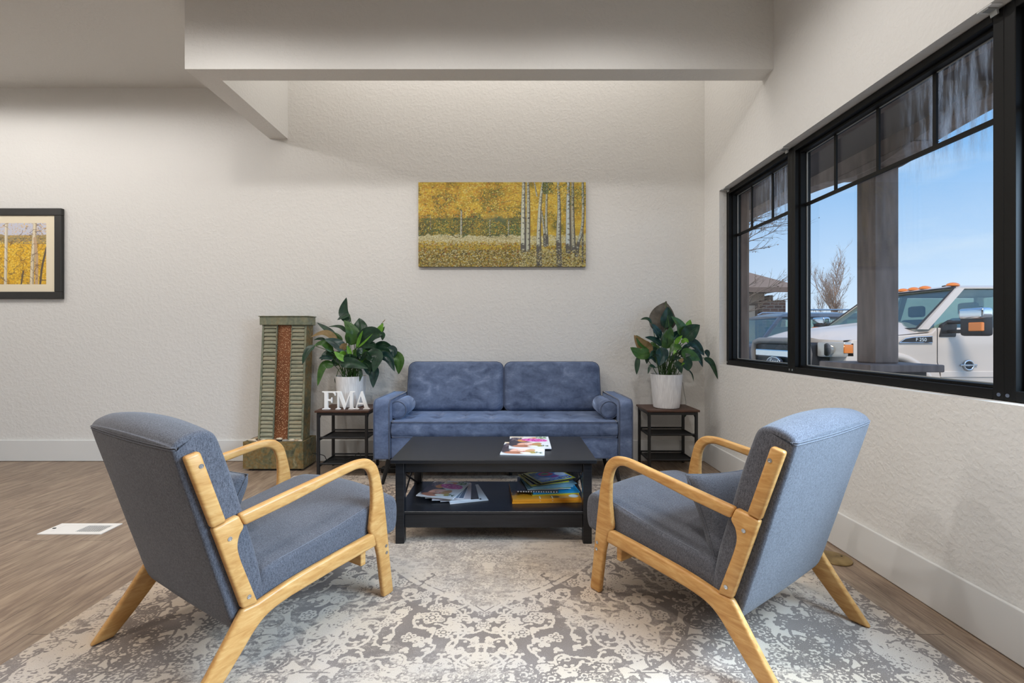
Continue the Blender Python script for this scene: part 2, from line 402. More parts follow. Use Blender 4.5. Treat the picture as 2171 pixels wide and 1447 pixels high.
# small raster painter (numpy, linear colours)
rng = np.random.default_rng(7)
def L3(c): return np.array(lin(c)[:3])
class Art:
    def __init__(s, w_, h_, bgc): s.w, s.h = w_, h_; s.a = np.tile(L3(bgc), (h_, w_, 1)).astype(float); s.y, s.x = np.mgrid[0:h_, 0:w_]
    def put(s, mask, c, al=1.0):
        k = (mask*al)[..., None]; s.a = s.a*(1-k)+L3(c)*k
    def ell(s, cx, cy, rx, ry, c, rot=0, al=1, soft=.12):
        dx = s.x-cx*s.w; dy = s.y-cy*s.h; ca, sa = math.cos(rot), math.sin(rot)
        d = np.sqrt(((dx*ca+dy*sa)/(rx*s.w))**2+((-dx*sa+dy*ca)/(ry*s.h))**2); s.put(np.clip((1+soft-d)/(2*soft), 0, 1), c, al)
    def rect(s, x0, y0, x1, y1, c, al=1): s.put(((s.x >= x0*s.w) & (s.x < x1*s.w) & (s.y >= y0*s.h) & (s.y < y1*s.h)).astype(float), c, al)
    def line(s, pts, r, c, al=1):
        for (x0, y0), (x1, y1) in zip(pts, pts[1:]):
            X0, Y0, X1, Y1 = x0*s.w, y0*s.h, x1*s.w, y1*s.h; L2 = max(1e-6, (X1-X0)**2+(Y1-Y0)**2)
            lo = [max(0, int(min(Y0, Y1)-r-2)), min(s.h, int(max(Y0, Y1)+r+3)), max(0, int(min(X0, X1)-r-2)), min(s.w, int(max(X0, X1)+r+3))]
            xx = s.x[lo[0]:lo[1], lo[2]:lo[3]]; yy = s.y[lo[0]:lo[1], lo[2]:lo[3]]
            t = np.clip(((xx-X0)*(X1-X0)+(yy-Y0)*(Y1-Y0))/L2, 0, 1)
            d = np.hypot(xx-X0-t*(X1-X0), yy-Y0-t*(Y1-Y0)); k = (np.clip(r+.6-d, 0, 1)*al)[..., None]
            sub = s.a[lo[0]:lo[1], lo[2]:lo[3]]; s.a[lo[0]:lo[1], lo[2]:lo[3]] = sub*(1-k)+L3(c)*k
    def dabs(s, n_, x0, y0, x1, y1, cols, r=1.6, al=.8, dens=None):
        cl = [L3(c) for c in cols]
        for _ in range(n_):
            x = rng.uniform(x0, x1); y = rng.uniform(y0, y1)
            if dens is not None and rng.random() > dens(x, y): continue
            c = cl[rng.integers(len(cl))]*rng.uniform(.8, 1.2); rr = r*rng.uniform(.6, 1.4)
            cx_, cy_ = x*s.w, y*s.h; a0, a1, b0, b1 = int(max(0, cy_-rr-1)), int(min(s.h, cy_+rr+2)), int(max(0, cx_-rr-1)), int(min(s.w, cx_+rr+2))
            if a1 <= a0 or b1 <= b0: continue
            d = np.hypot(s.x[a0:a1, b0:b1]-cx_, (s.y[a0:a1, b0:b1]-cy_)*1.3); k = (np.clip(rr+.5-d, 0, 1)*al)[..., None]
            s.a[a0:a1, b0:b1] = s.a[a0:a1, b0:b1]*(1-k)+c*k
def vnoise(h_, w_, sy, sx, seed=0, oct=3):
    r_ = np.random.default_rng(seed); o = np.zeros((h_, w_)); amp = 1; tot = 0
    for k in range(oct):
        gy, gx = int(h_/sy)+3, int(w_/sx)+3; G = r_.random((gy, gx))
        yy = np.arange(h_)/sy; xx = np.arange(w_)/sx; iy = yy.astype(int); ix = xx.astype(int)
        fy = yy-iy; fx = xx-ix; fy = (fy*fy*(3-2*fy))[:, None]; fx = (fx*fx*(3-2*fx))[None]
        A = G[np.ix_(iy, ix)]; B = G[np.ix_(iy, ix+1)]; D = G[np.ix_(iy+1, ix)]; E_ = G[np.ix_(iy+1, ix+1)]
        o += amp*((A*(1-fx)+B*fx)*(1-fy)+(D*(1-fx)+E_*fx)*fy); tot += amp; amp *= .5; sy = max(1.01, sy/2); sx = max(1.01, sx/2)
    return o/tot

# ================================================================ the room
struct('floor', BX(XL, XR+.2, YB, DW+.1, -.10, 0), MAT['floor'])
struct('wall_back', BX(XL-.1, XR+.2, DW, DW+.15, -.1, HA+.1), MAT['wall'])
struct('wall_left', BX(XL-.15, XL, YB, DW, -.1, HC+.1), MAT['wall'])
struct('wall_front', BX(XL-.1, XR+.2, YB-.15, YB, -.1, HC+.1), MAT['wall'])
bm = bmesh.new(); box(bm, XL-.1, XR+.2, YB, 3.077, HC, HC+.12); box(bm, XL-.1, -1.956, 3.077, DW, HC, HC+.12)
struct('ceiling', bm, MAT['ceiling'])
struct('ceiling_alcove', BX(-2.2, XR+.2, 2.9, DW, HA, HA+.1), MAT['ceiling'])
WS, WT = .866, 2.288                 # window opening: sill and head
WY0, WY1 = -.56, 3.708               # along the wall
XO = 1.905                           # outer face of the wall
bm = bmesh.new()
box(bm, XR, XO, YB, DW, -.1, WS); box(bm, XR, XO, YB, DW, WT, HA+.1); box(bm, XR, XO, WY1, DW, WS, WT); box(bm, XR, XO, -.95, WY0, WS, WT); box(bm, XR, XO, YB, -3.26, WS, WT)
struct('wall_right', bm, MAT['wall'])
# dropped beam across the room and the one running back to the wall
BY0, BY1 = 2.945, 3.078
struct('trim_1', BX(-2.115, XR, BY0, BY1, BZ, HA), MAT['wall'])
struct('trim_2', BX(-2.115, -1.955, BY1, DW, BZ, HA), MAT['wall'])
BH = .187
def baseboard(name, *b): struct(name, bevel(BX(*b), .004, 2), MAT['trim'])
baseboard('baseboard_back', XL, XR-.015, DW-.016, DW-.001, .002, BH)
baseboard('baseboard_right', XR-.016, XR-.001, YB, DW-.017, .002, BH)
baseboard('baseboard_left', XL+.001, XL+.016, YB, DW-.017, .002, BH)

# ================================================================ the window band
XF = 1.773                            # inner face of the black frame
XG = 1.848                            # glass
glass = M_('window_glass', rough=.02)
tr = glass.n('ShaderNodeBsdfTransparent'); tr.inputs[0].default_value = (.93, .95, .95, 1)
gl = glass.n('ShaderNodeBsdfGlossy'); gl.inputs['Roughness'].default_value = .01
fr = glass.n('ShaderNodeLayerWeight'); fr.inputs['Blend'].default_value = .5
ms = glass.n('ShaderNodeMixShader'); glass.l(glass.math('ADD', glass.math('MULTIPLY', glass.math('POWER', fr.outputs['Facing'], 4.0), .55), .02), ms.inputs[0]); glass.l(tr.outputs[0], ms.inputs[1]); glass.l(gl.outputs[0], ms.inputs[2])
# dried water marks in the upper panes
df = glass.n('ShaderNodeBsdfTranslucent'); df.inputs[0].default_value = (.8, .8, .82, 1)
st = glass.noise(34, (1, 1, .12), 5, .7); bl = glass.noise(1.9, (1, 1, 1.1), 2)
sz = glass.n('ShaderNodeSeparateXYZ'); glass.l(glass.tc.outputs['Object'], sz.inputs[0])
k = glass.math('MULTIPLY', glass.ramp(st, [(.44, g(0)), (.66, g(.55))]), glass.ramp(sz.outputs['Y'], [(.0, g(.8)), (.30, g(1)), (.50, g(0))]))
k = glass.math('MULTIPLY', k, glass.ramp(sz.outputs['Z'], [(.0, g(0)), (.86, g(0)), (1, g(1))]))
ms2 = glass.n('ShaderNodeMixShader'); glass.l(k, ms2.inputs[0]); glass.l(ms.outputs[0], ms2.inputs[1]); glass.l(df.outputs[0], ms2.inputs[2])
glass.l(ms2.outputs[0], glass.t.nodes['Material Output'].inputs[0])
MAT['glass'] = glass.m
MAT['grille_black'] = MAT['window_black']
def window(idx, y0, y1, mull, top=True):
    """one sash of the band between y0 and y1 (inner edges of its frame)"""
    bm = bmesh.new(); fw = .036
    a0, a1 = y0-.0255, y1+.0255
    box(bm, XF, XG+.022, a0, y0+.012, WS+.003, WT-.003); box(bm, XF, XG+.022, y1-.012, a1, WS+.003, WT-.003)
    box(bm, XF, XG+.022, y0+.012, y1-.012, WS+.003, WS+.040); box(bm, XF, XG+.022, y0+.012, y1-.012, WT-.036, WT-.003)
    root = struct(f'window_{idx}', bevel(bm, .002, 1), MAT['window_black'])
    bm = bmesh.new()                      # stepped inner sash
    y0s, y1s = y0+.013, y1-.013
    for d, xx in ((0, XF+.030),):
        box(bm, xx, XG+.016, y0s, y0s+.010, WS+.041, WT-.037); box(bm, xx, XG+.016, y1s-.010, y1s, WS+.041, WT-.037)
        box(bm, xx, XG+.016, y0s+.010, y1s-.010, WS+.041, WS+.052); box(bm, xx, XG+.016, y0s+.010, y1s-.010, WT-.050, WT-.037)
    obj('sash', bm, MAT['window_black'], root)
    bm = bmesh.new(); ya, yb = y0s+.011, y1s-.011
    box(bm, XG-.010, XG-.004, ya, ya+.005, WS+.053, WT-.051); box(bm, XG-.010, XG-.004, yb-.005, yb, WS+.053, WT-.051)
    box(bm, XG-.010, XG-.004, ya, yb, WS+.053, WS+.057); box(bm, XG-.010, XG-.004, ya, yb, WT-.055, WT-.051)
    obj('glazing_bead', bm, MAT['seal'], root)
    gm = BX(0, .004, 0, yb-ya, 0, WT-.051-WS-.053)
    gp = obj('glass_pane', gm, MAT['glass'], root); gp.location = (XG, ya, WS+.053)
    ztr = 1.915
    obj('muntin', BX(XG-.014, XG-.002, ya, yb, ztr-.010, ztr+.010), MAT['window_black'], root)
    for y in mull: obj('muntin', BX(XG-.013, XG-.003, y-.008, y+.008, ztr+.010, WT-.052), MAT['window_black'], root)
    bm = bmesh.new()
    tube(bm, [(XF-.002, y1+.012, WS+.022), (XF+.004, y1+.012, WS+.022)], .007, 10); tube(bm, [(XF-.002, y0-.010, WS+.022), (XF+.004, y0-.010, WS+.022)], .007, 10)
    obj('screw', bm, MAT['steel'], root)
    return root
window(1, 2.880, 3.682, (3.44, 3.168))
window(2, 1.651, 2.829, (2.556, 2.261, 1.958))
window(3, .421, 1.600, (1.31, 1.01, .72))
window(4, -.534, .370, (.1, -.25))
window(5, -2.08, -.98, (-1.25, -1.53, -1.81))  # this sash and the next are added, unseen, for more sky light
window(6, -3.23, -2.131, (-2.4, -2.68, -2.96))
# outer trim of the opening
bm = bmesh.new()
box(bm, XG+.023, XO+.03, WY0-.10, WY0, WS-.1, WT+.1); box(bm, XG+.023, XO+.03, WY1-.045, WY1+.08, WS-.1, WT+.1)
box(bm, XG+.023, XO+.03, WY0, WY1-.045, WT-.03, WT+.1); box(bm, XG+.023, XO+.03, WY0, WY1-.045, WS-.1, WS+.03)
m = M_('brown_stained_wood', rough=.7); bn = m.noise(5, (3, 3, .6), 5)
m.color(m.ramp(bn, [(.3, lin((120, 101, 91))), (.6, lin((146, 126, 115))), (.8, lin((162, 141, 130)))])); m.bump(bn, .4, .004); MAT['stain'] = m.m
struct('trim_3', bm, MAT['stain'])
# blind brackets left at the head of the opening
for i, (y, lb) in enumerate([(3.64, 'small clear blind bracket at the far top corner of the window'), (2.87, 'small clear blind bracket above the black post between two sashes'),
                             (1.64, 'small clear blind bracket at the top right of the photo')]):
    t = thing('blind_bracket', lb, 'bracket', (XR+.022, y, WT), 0, 'brackets left along the window head')
    obj('mounting_plate', bevel(BX(-.022, .022, -.026, .026, -.006, -.0005), .002, 1), MAT['white_plastic'], t)
    obj('clip', prism([(-.018, -.006), (.020, -.006), (.022, -.028), (.016, -.030), (.012, -.012), (-.016, -.010)], -.012, .012), MAT['seal'], t)
    obj('screw', lathe([(.004, -.009), (.004, -.006)], 10), MAT['steel'], t)

# ================================================================ outside
GZ = -.15
m = M_('asphalt', rough=.95); m.color(m.ramp(m.noise(30, detail=6), [(.3, lin((120, 117, 112))), (.7, lin((152, 148, 142)))])); MAT['asphalt'] = m.m
m = M_('concrete', rough=.9); m.color(m.ramp(m.noise(12, detail=6), [(.3, lin((160, 156, 150))), (.7, lin((184, 180, 172)))])); MAT['concrete'] = m.m
struct('floor_outside', BX(3.6, 90, -40, 90, GZ-.2, GZ), MAT['asphalt'])
struct('floor_porch', BX(XO+.001, 3.6, -8, 14, GZ-.2, GZ+.02), MAT['concrete'])
MAT['soffit'] = M_('brown_soffit', lin((92, 80, 76)), .8).m
# porch post on a capped pier
YP = 3.44; PW = .182
t = thing('porch_post', 'square brown stained timber post standing on the capped pier', 'post', (X(1855, YP)+PW/2, YP+PW/2, .893))
px0 = t.location.x
obj('shaft', bevel(BX(-PW/2, PW/2, -PW/2, PW/2, .0, 2.42-.893), .008, 2), MAT['stain'], t)
obj('corbel', bevel(prism([(-.42, 2.44-.893), (.42, 2.44-.893), (.26, 2.40-.893), (.12, 2.38-.893), (-.12, 2.38-.893), (-.26, 2.40-.893)], -PW/2-.006, PW/2+.006, 'x'), .004, 1), MAT['stain'], t)
m = M_('pier_stone', rough=.9); m.color(m.ramp(m.noise(9, detail=5), [(.3, lin((84, 76, 70))), (.7, lin((120, 110, 100)))])); m.bump(m.noise(9), .6, .01); MAT['stone'] = m.m
t = thing('porch_pier', 'low pier with a wide brown ledge cap under the porch post', 'pier', (px0, YP+PW/2+.0, GZ+.021))
pz = .893-(GZ+.021)
obj('column', BX(-.20, .20, -.20, .20, 0, pz-.056), MAT['stone'], t)
obj('cap', bevel(BX(-.27, .27, -.27, .27, pz-.055, pz-.001), .008, 2), MAT['stain'], t)
# arched porch beam and its ceiling
Y1_ = 14.0; XB = px0-PW/2
def arch(y):
    d = abs(((y-YP-PW/2+2.3) % 4.6)-2.3); return 2.38+.12*(1-math.exp(-max(0, d-.18)/.55))
pts = [(y, arch(y)+.028) for y in np.linspace(-3, 7.6, 90)]
struct('trim_4', prism([(-3, 2.9)]+pts+[(7.6, 2.9)], XB+.004, XB+PW-.004, 'x'), MAT['stain'])
struct('ceiling_porch', BX(XO+.031, XB+PW-.002, -3, 7.6, 2.56, 2.62), MAT['soffit'])

# ---- cars
MAT['white_car'] = M_('white_car_paint', lin((214, 204, 194)), .45, coat=.3).m
MAT['dark_car'] = M_('dark_car_paint', lin((66, 72, 86)), .35, coat=.5).m
MAT['chrome'] = M_('chrome', lin((215, 218, 220)), .14, metal=1).m
MAT['rubber'] = M_('rubber', lin((26, 26, 27)), .85).m
MAT['trim_black'] = M_('black_trim', lin((40, 41, 44)), .45).m
MAT['amber'] = M_('amber_lens', lin((232, 130, 34)), .2, coat=.6).m
MAT['lamp_lens'] = M_('lamp_lens', lin((186, 184, 178)), .2, metal=.2, coat=.6).m
MAT['grille_grey'] = M_('grey_grille_surround', lin((128, 124, 120)), .4).m
MAT['blue_badge'] = M_('dark_badge', lin((52, 62, 86)), .3, coat=.5).m
cg = M_('car_glass', rough=.03)
t1 = cg.n('ShaderNodeBsdfTransparent'); t1.inputs[0].default_value = (.72, .78, .72, 1)
g1 = cg.n('ShaderNodeBsdfGlossy'); g1.inputs['Roughness'].default_value = .02; g1.inputs[0].default_value = (.9, .95, .93, 1)
f1 = cg.n('ShaderNodeLayerWeight'); f1.inputs['Blend'].default_value = .35
s1 = cg.n('ShaderNodeMixShader'); cg.l(cg.math('ADD', cg.math('MULTIPLY', cg.math('POWER', f1.outputs['Facing'], 3.0), .4), .10), s1.inputs[0]); cg.l(t1.outputs[0], s1.inputs[1]); cg.l(g1.outputs[0], s1.inputs[2])
cg.l(s1.outputs[0], cg.t.nodes['Material Output'].inputs[0]); MAT['car_glass'] = cg.m
MAT['cabin'] = M_('cabin_trim', lin((120, 122, 118)), .8).m
def quadpanel(pts, th=.012):
    """a thick glass or metal panel through coplanar-ish points"""
    bm = bmesh.new(); P = [Vector(p) for p in pts]; nn = (P[1]-P[0]).cross(P[2]-P[0]).normalized()*th
    A = [bm.verts.new(p) for p in P]; B = [bm.verts.new(p+nn) for p in P]; n = len(P)
    bm.faces.new(A[::-1]); bm.faces.new(B)
    for i in range(n): bm.faces.new((A[i], A[(i+1) % n], B[(i+1) % n], B[i]))
    bmesh.ops.recalc_face_normals(bm, faces=bm.faces); return bm
def wheel(root, x, y, z, r, wdt, yd):
    bm = bmesh.new()
    prof = [(r*.62, -wdt/2), (r*.9, -wdt/2), (r, -wdt/2+.03), (r, wdt/2-.03), (r*.9, wdt/2), (r*.62, wdt/2)]
    for k in range(len(prof)):
        pass
    lathe(prof, 36, bm=bm); bm.transform(Matrix.Rotation(PI/2, 4, 'X')); bm.transform(Matrix.Translation((x, y, z)))
    wl = obj('wheel', bm, MAT['rubber'], root, angle=40)
    bm = bmesh.new(); lathe([(.03, -wdt/2+.02), (r*.6, -wdt/2+.04), (r*.62, -wdt/2+.0), (r*.62, wdt/2), (r*.6, wdt/2-.04), (.03, wdt/2-.02)], 24, bm=bm)
    bm.transform(Matrix.Rotation(PI/2, 4, 'X')); bm.transform(Matrix.Translation((x, y, z)))
    obj('rim', bm, MAT['steel'], wl, angle=40)
def arc(cx, cz, r, a0, a1, n=14): return [(cx+r*math.cos(math.radians(a0+(a1-a0)*i/n)), cz+r*math.sin(math.radians(a0+(a1-a0)*i/n))) for i in range(n+1)]
# pickup: local frame = world minus root; driver's side plane at y = YD, nose towards the building
YD = 6.05; TW = 2.0
tr_ = thing('pickup_truck', 'white heavy duty pickup truck parked nose in outside the window', 'truck', (5.09, YD+TW/2, GZ))
def LX(px, Y=YD): return X(px, Y)-5.09
def LZ_(py, Y=YD): return Z(py, Y)-GZ
y0, y1 = -TW/2, TW/2
body = [(-.56, .52), (-.60, .80), (-.585, 1.10), (-.50, 1.20), (.0, 1.245), (.55, 1.29), (.62, 1.36), (3.3, 1.37), (3.32, 1.33), (5.3, 1.35), (5.35, .75), (5.28, .6)]
body += [(4.45, .6)]+arc(3.85, .42, .50, 20, 160)+[(3.2, .52), (.62, .52)]+arc(0, .42, .54, 12, 168)
bb = bevel(prism(body, y0, y1), .035, 3, 50)
obj('body', bb, MAT['white_car'], tr_, angle=35)
# bulged fender flares and door creases
for sy in (-1, 1):
    bm = bmesh.new(); tube(bm, [(px_, sy*(TW/2-.01), pz_) for px_, pz_ in arc(0, .42, .57, 5, 175, 24)], .05, 10)
    obj('fender_flare', bm, MAT['white_car'], tr_, smooth=True)
    bm = bmesh.new(); tube(bm, [(px_, sy*(TW/2-.01), pz_) for px_, pz_ in arc(3.85, .42, .54, 5, 175, 24)], .04, 10)
    obj('fender_flare', bm, MAT['white_car'], tr_, smooth=True)
    for x_ in (0, 3.85): wheel(tr_, x_, sy*(TW/2-.16), .40, .40, .26, sy)
    # door seams
    obj('door_seam', TB([(.62, sy*(TW/2+.001), 1.36), (.62, sy*(TW/2+.001), .9), (.70, sy*(TW/2+.001), .56)], .005, 6), MAT['trim_black'], tr_)
    obj('door_seam', TB([(1.66, sy*(TW/2+.001), 1.36), (1.66, sy*(TW/2+.001), .56)], .005, 6), MAT['trim_black'], tr_)
    obj('side_molding', bevel(BX(.66, 3.15, sy*(TW/2)-.012, sy*(TW/2)+.012, .70, .78), .008, 2), MAT['white_car'], tr_)
# hood: crowned surface
bm = bmesh.new(); G_ = []
for i in range(15):
    u = i/14; row = []
    for j in range(21):
        v = -1+2*j/20; xx = -.60-.26*(1-abs(v)**2.2)+(1.20+.26*(1-abs(v)**2.2))*u
        zz = 1.19+.12*u+(.10+.05*u)*(1-abs(v)**3)*math.sin(min(1, u*3+.15)*PI/2)
        if .3 < abs(v) < .62: zz += .018
        row.append(bm.verts.new((xx, v*(TW/2-.05), zz)))
    G_.append(row)
for i in range(14):
    for j in range(20): bm.faces.new((G_[i][j], G_[i+1][j], G_[i+1][j+1], G_[i][j+1]))
r0 = G_[0]; low = [bm.verts.new((v.co.x+.01, v.co.y, 1.12)) for v in r0]
for j in range(20): bm.faces.new((r0[j], r0[j+1], low[j+1], low[j]))
obj('hood', bm, MAT['white_car'], tr_, angle=50)
# grille
gx = -.90; gr = obj('grille', bevel(prism([(-.66, .62), (.66, .62), (.70, 1.16), (-.70, 1.16)], gx, -.5, 'x'), .05, 3), MAT['trim_black'], tr_, angle=40)
for z_ in (.72, .98):
    obj('grille_bar', bevel(BX(gx-.045, gx+.02, -.60, .60, z_-.06, z_+.06), .02, 2), MAT['chrome'], gr)
bm = bmesh.new(); tube(bm, [(gx-.01, a, b) for a, b in ((-.67, .60), (-.71, 1.0), (-.66, 1.15), (-.5, 1.18), (.5, 1.18), (.66, 1.15), (.71, 1.0), (.67, .60))], .05, 10)
obj('grille_surround', bm, MAT['grille_grey'], gr, smooth=True)
el = [(.17*math.cos(a), .98-.13+.075*math.sin(a)) for a in np.linspace(0, 2*PI, 33)[:-1]]
em = obj('emblem', prism(el, gx-.085, gx-.04, 'x'), MAT['blue_badge'], gr)
bm = bmesh.new(); tube(bm, [(gx-.085, a, b) for a, b in el], .008, 6, closed=True); obj('emblem_ring', bm, MAT['chrome'], em)
def text(name, s, size, loc, rot, mat, parent, extr=.002, shear=0):
    cu = bpy.data.curves.new(name, 'FONT'); cu.body = s; cu.size = size; cu.extrude = extr; cu.align_x = 'CENTER'; cu.align_y = 'CENTER'; cu.materials.append(mat)
    cu.shear = shear
    o = link(bpy.data.objects.new(name, cu)); bpy.context.view_layer.update()
    me = bpy.data.meshes.new_from_object(o.evaluated_get(bpy.context.evaluated_depsgraph_get())); bpy.data.objects.remove(o)
    if not me.materials: me.materials.append(mat)
    o = link(bpy.data.objects.new(name, me)); o.location = loc; o.rotation_euler = rot; o.parent = parent; return o
tx = text('emblem_script', 'Ford', .12, (gx-.088, 0, .85), (PI/2, 0, -PI/2), MAT['chrome'], em, shear=.35)
# headlights wrap the corners
for sy in (-1, 1):
    hl = obj('headlight', bevel(prism([(-.88, 0), (-.62, .28), (-.585, .28), (-.585, 0)] if False else [(gx+.10, sy*.72), (-.615, sy*1.0), (-.48, sy*1.0), (-.48, sy*.72)], .96, 1.17, 'z'), .02, 2), MAT['lamp_lens'], tr_, angle=40)
    obj('turn_signal', bevel(prism([(-.625, sy*.985), (-.622, sy*1.006), (-.51, sy*1.012), (-.51, sy*.985)], 1.02, 1.135, 'z'), .004, 1), MAT['amber'], hl)
    bm = bmesh.new(); lathe([(.0101, -.02), (.07, -.02), (.085, .02), (.088, .03)], 20, bm=bm); bm.transform(Matrix.Rotation(-PI/2, 4, 'Y')); bm.transform(Matrix.Translation((-.72, sy*.85, 1.065)))
    obj('reflector', bm, MAT['chrome'], hl, angle=40)
obj('front_bumper', bevel(prism([(-.98, -.80), (-.98, .80), (-.70, 1.02), (-.56, 1.02), (-.56, -1.02), (-.70, -1.02)], .42, .66, 'z'), .03, 2), MAT['chrome'], tr_, angle=40)
# cab
zr = 1.955; za = 1.365
def cab(root, xb0, xb1, xr0, xr1, zb, zt, hb, hr, paint, gls, splits, roofth=.05, pil=.075):
    """pillars, roof and glass of a cab: belt from xb0 to xb1, roof from xr0 to xr1, half widths hb, hr"""
    rz = zt-roofth
    bm = bmesh.new(); S = []
    for i in range(13):
        u = i/12; row = []
        for j in range(15):
            v = -1+2*j/14; k_ = min(1, min(u, 1-u)*8); k2 = (1-abs(v)**6)
            row.append(bm.verts.new((xr0+(xr1-xr0)*u, v*hr, rz+roofth*(.15+.85*math.sin(k_*PI/2)*k2**.5)+(0.02*(1-v*v)))))
        S.append(row)
    for i in range(12):
        for j in range(14): bm.faces.new((S[i][j], S[i+1][j], S[i+1][j+1], S[i][j+1]))
    lo = [[bm.verts.new((v.co.x, v.co.y, rz-.01)) for v in r] for r in (S[0], S[-1])]
    for j in range(14):
        bm.faces.new((S[0][j], S[0][j+1], lo[0][j+1], lo[0][j])); bm.faces.new((S[-1][j+1], S[-1][j], lo[1][j], lo[1][j+1]))
    for j in (0, 14):
        cols = [S[i][j] for i in range(13)]; l_ = [lo[0][j]]+[bm.verts.new((S[i][j].co.x, S[i][j].co.y, rz-.01)) for i in range(1, 12)]+[lo[1][j]]
        for i in range(12): bm.faces.new((cols[i], l_[i], l_[i+1], cols[i+1]))
    bmesh.ops.recalc_face_normals(bm, faces=bm.faces); obj('roof', bm, paint, root, angle=50)
    def bar(p, q, a, b):
        bm = bmesh.new()
        """box bar from p to q, sized a along x and b along y"""
        vs_ = [bm.verts.new((c[0]+dx*a/2, c[1]+dy*b/2, c[2])) for c in (p, q) for dx, dy in ((-1, -1), (1, -1), (1, 1), (-1, 1))]
        for f in ((0, 1, 2, 3), (7, 6, 5, 4), (0, 4, 5, 1), (1, 5, 6, 2), (2, 6, 7, 3), (3, 7, 4, 0)): bm.faces.new([vs_[i] for i in f])
        bmesh.ops.recalc_face_normals(bm, faces=bm.faces); obj('pillar', bm, paint, root)
    for s in (-1, 1):
        bar((xb0+pil*.8, s*(hb-.03), zb-.02), (xr0+pil*.5, s*(hr-.03), rz), pil*1.5, .06)
        bar((xb1-.04, s*(hb-.03), zb-.02), (xr1-.04, s*(hr-.03), rz), pil*1.6, .06)
        for sp in splits: bar((sp, s*(hb-.03), zb-.02), (sp+.03*s*s, s*(hr-.03), rz), pil*1.2, .055)
    ws = obj('windshield', quadpanel([(xb0, -hb+.05, zb), (xb0, hb-.05, zb), (xr0+.02, hr-.06, rz+.01), (xr0+.02, -hr+.06, rz+.01)]), gls, root)
    obj('rear_window', quadpanel([(xb1, -hb+.07, zb), (xb1, hb-.07, zb), (xr1-.01, hr-.07, rz), (xr1-.01, -hr+.07, rz)]), gls, root)
    xs = [(xb0+pil*1.7, xr0+pil*1.3)]+[(sp, sp) for sp in splits]+[(xb1-pil*.9, xr1-pil*.9)]
    for s in (-1, 1):
        for (a, b), (c_, d_) in zip(xs, xs[1:]):
            obj('side_window', quadpanel([(a, s*(hb-.025), zb), (c_, s*(hb-.025), zb), (d_, s*(hr-.025), rz-.02), (b, s*(hr-.025), rz-.02)], .008), gls, root)
    return ws
cab(tr_, .42, 3.2, 1.10, 3.05, 1.36, 1.965, TW/2-.035, TW/2-.20, MAT['white_car'], MAT['car_glass'], (1.68,))
bm = bmesh.new(); tube(bm, [(.40, -.93, 1.352), (.40, .93, 1.352), (1.09, .76, 1.925), (1.09, -.76, 1.925)], .014, 6, closed=True); obj('windshield_gasket', bm, MAT['trim_black'], tr_)
obj('dashboard', bevel(BX(.55, .95, -.88, .88, 1.10, 1.30), .05, 2), MAT['cabin'], tr_)
for sy in (-.42, .42):
    for x_ in (1.55, 2.5):
        bm = bmesh.new(); box(bm, x_, x_+.16, sy-.24, sy+.24, .9, 1.52); box(bm, x_+.02, x_+.12, sy-.13, sy+.13, 1.56, 1.74)
        obj('seat', bevel(bm, .04, 3), MAT['cabin'], tr_, angle=50)
for yy_ in (-.62, -.19, 0, .19, .62):
    bm = bmesh.new(); lathe([(.055, -.005), (.06, .005), (.05, .028), (.025, .042), (.005, .046)], 20, bm=bm); bm.transform(Matrix.Diagonal((1.5, 1, 1, 1))); bm.transform(Matrix.Translation((1.20, yy_, 1.965)))
    cl_ = obj('clearance_light', bm, MAT['amber'], tr_, angle=50)
bm = bmesh.new(); lathe([(.03, -.005), (.03, .02), (.01, .03)], 14, bm=bm); bm.transform(Matrix.Diagonal((2, 1, 1, 1))); bm.transform(Matrix.Translation((1.3, -.42, 1.965))); obj('antenna', bm, MAT['trim_black'], tr_, smooth=True)
# towing mirrors
for sy in (-1, 1):
    c0 = (.73, sy*1.40, 1.42)
    mr = obj('door_mirror', bevel(BX(c0[0]-.07, c0[0]+.07, c0[1]-.15, c0[1]+.15, 1.25, 1.56), .035, 3), MAT['trim_black'], tr_, angle=50)
    obj('mirror_cap', bevel(BX(c0[0]-.085, c0[0]+.06, c0[1]-.155, c0[1]+.155, 1.46, 1.60), .035, 3), MAT['chrome'], mr, angle=50)
    obj('marker_lens', bevel(BX(c0[0]-.085, c0[0]+.02, c0[1]+sy*.07-.075, c0[1]+sy*.07+.09, 1.31, 1.42), .01, 2), MAT['amber'], mr)
    for zz in (1.34, 1.46): obj('mirror_arm', TB([(.76, sy*.99, zz-.03), (c0[0], sy*1.30, zz-.03)], .024, 8), MAT['trim_black'], mr)
    obj('mirror_base', bevel(prism([(.64, 1.24), (.86, 1.24), (.88, 1.40), (.80, 1.47), (.68, 1.40)], sy*.985-.03, sy*.985+.03), .01, 2), MAT['trim_black'], mr)
    obj('door_handle', bevel(BX(1.38, 1.60, sy*1.0-.02, sy*1.0+.035, 1.10, 1.14), .01, 2), MAT['chrome'], tr_)
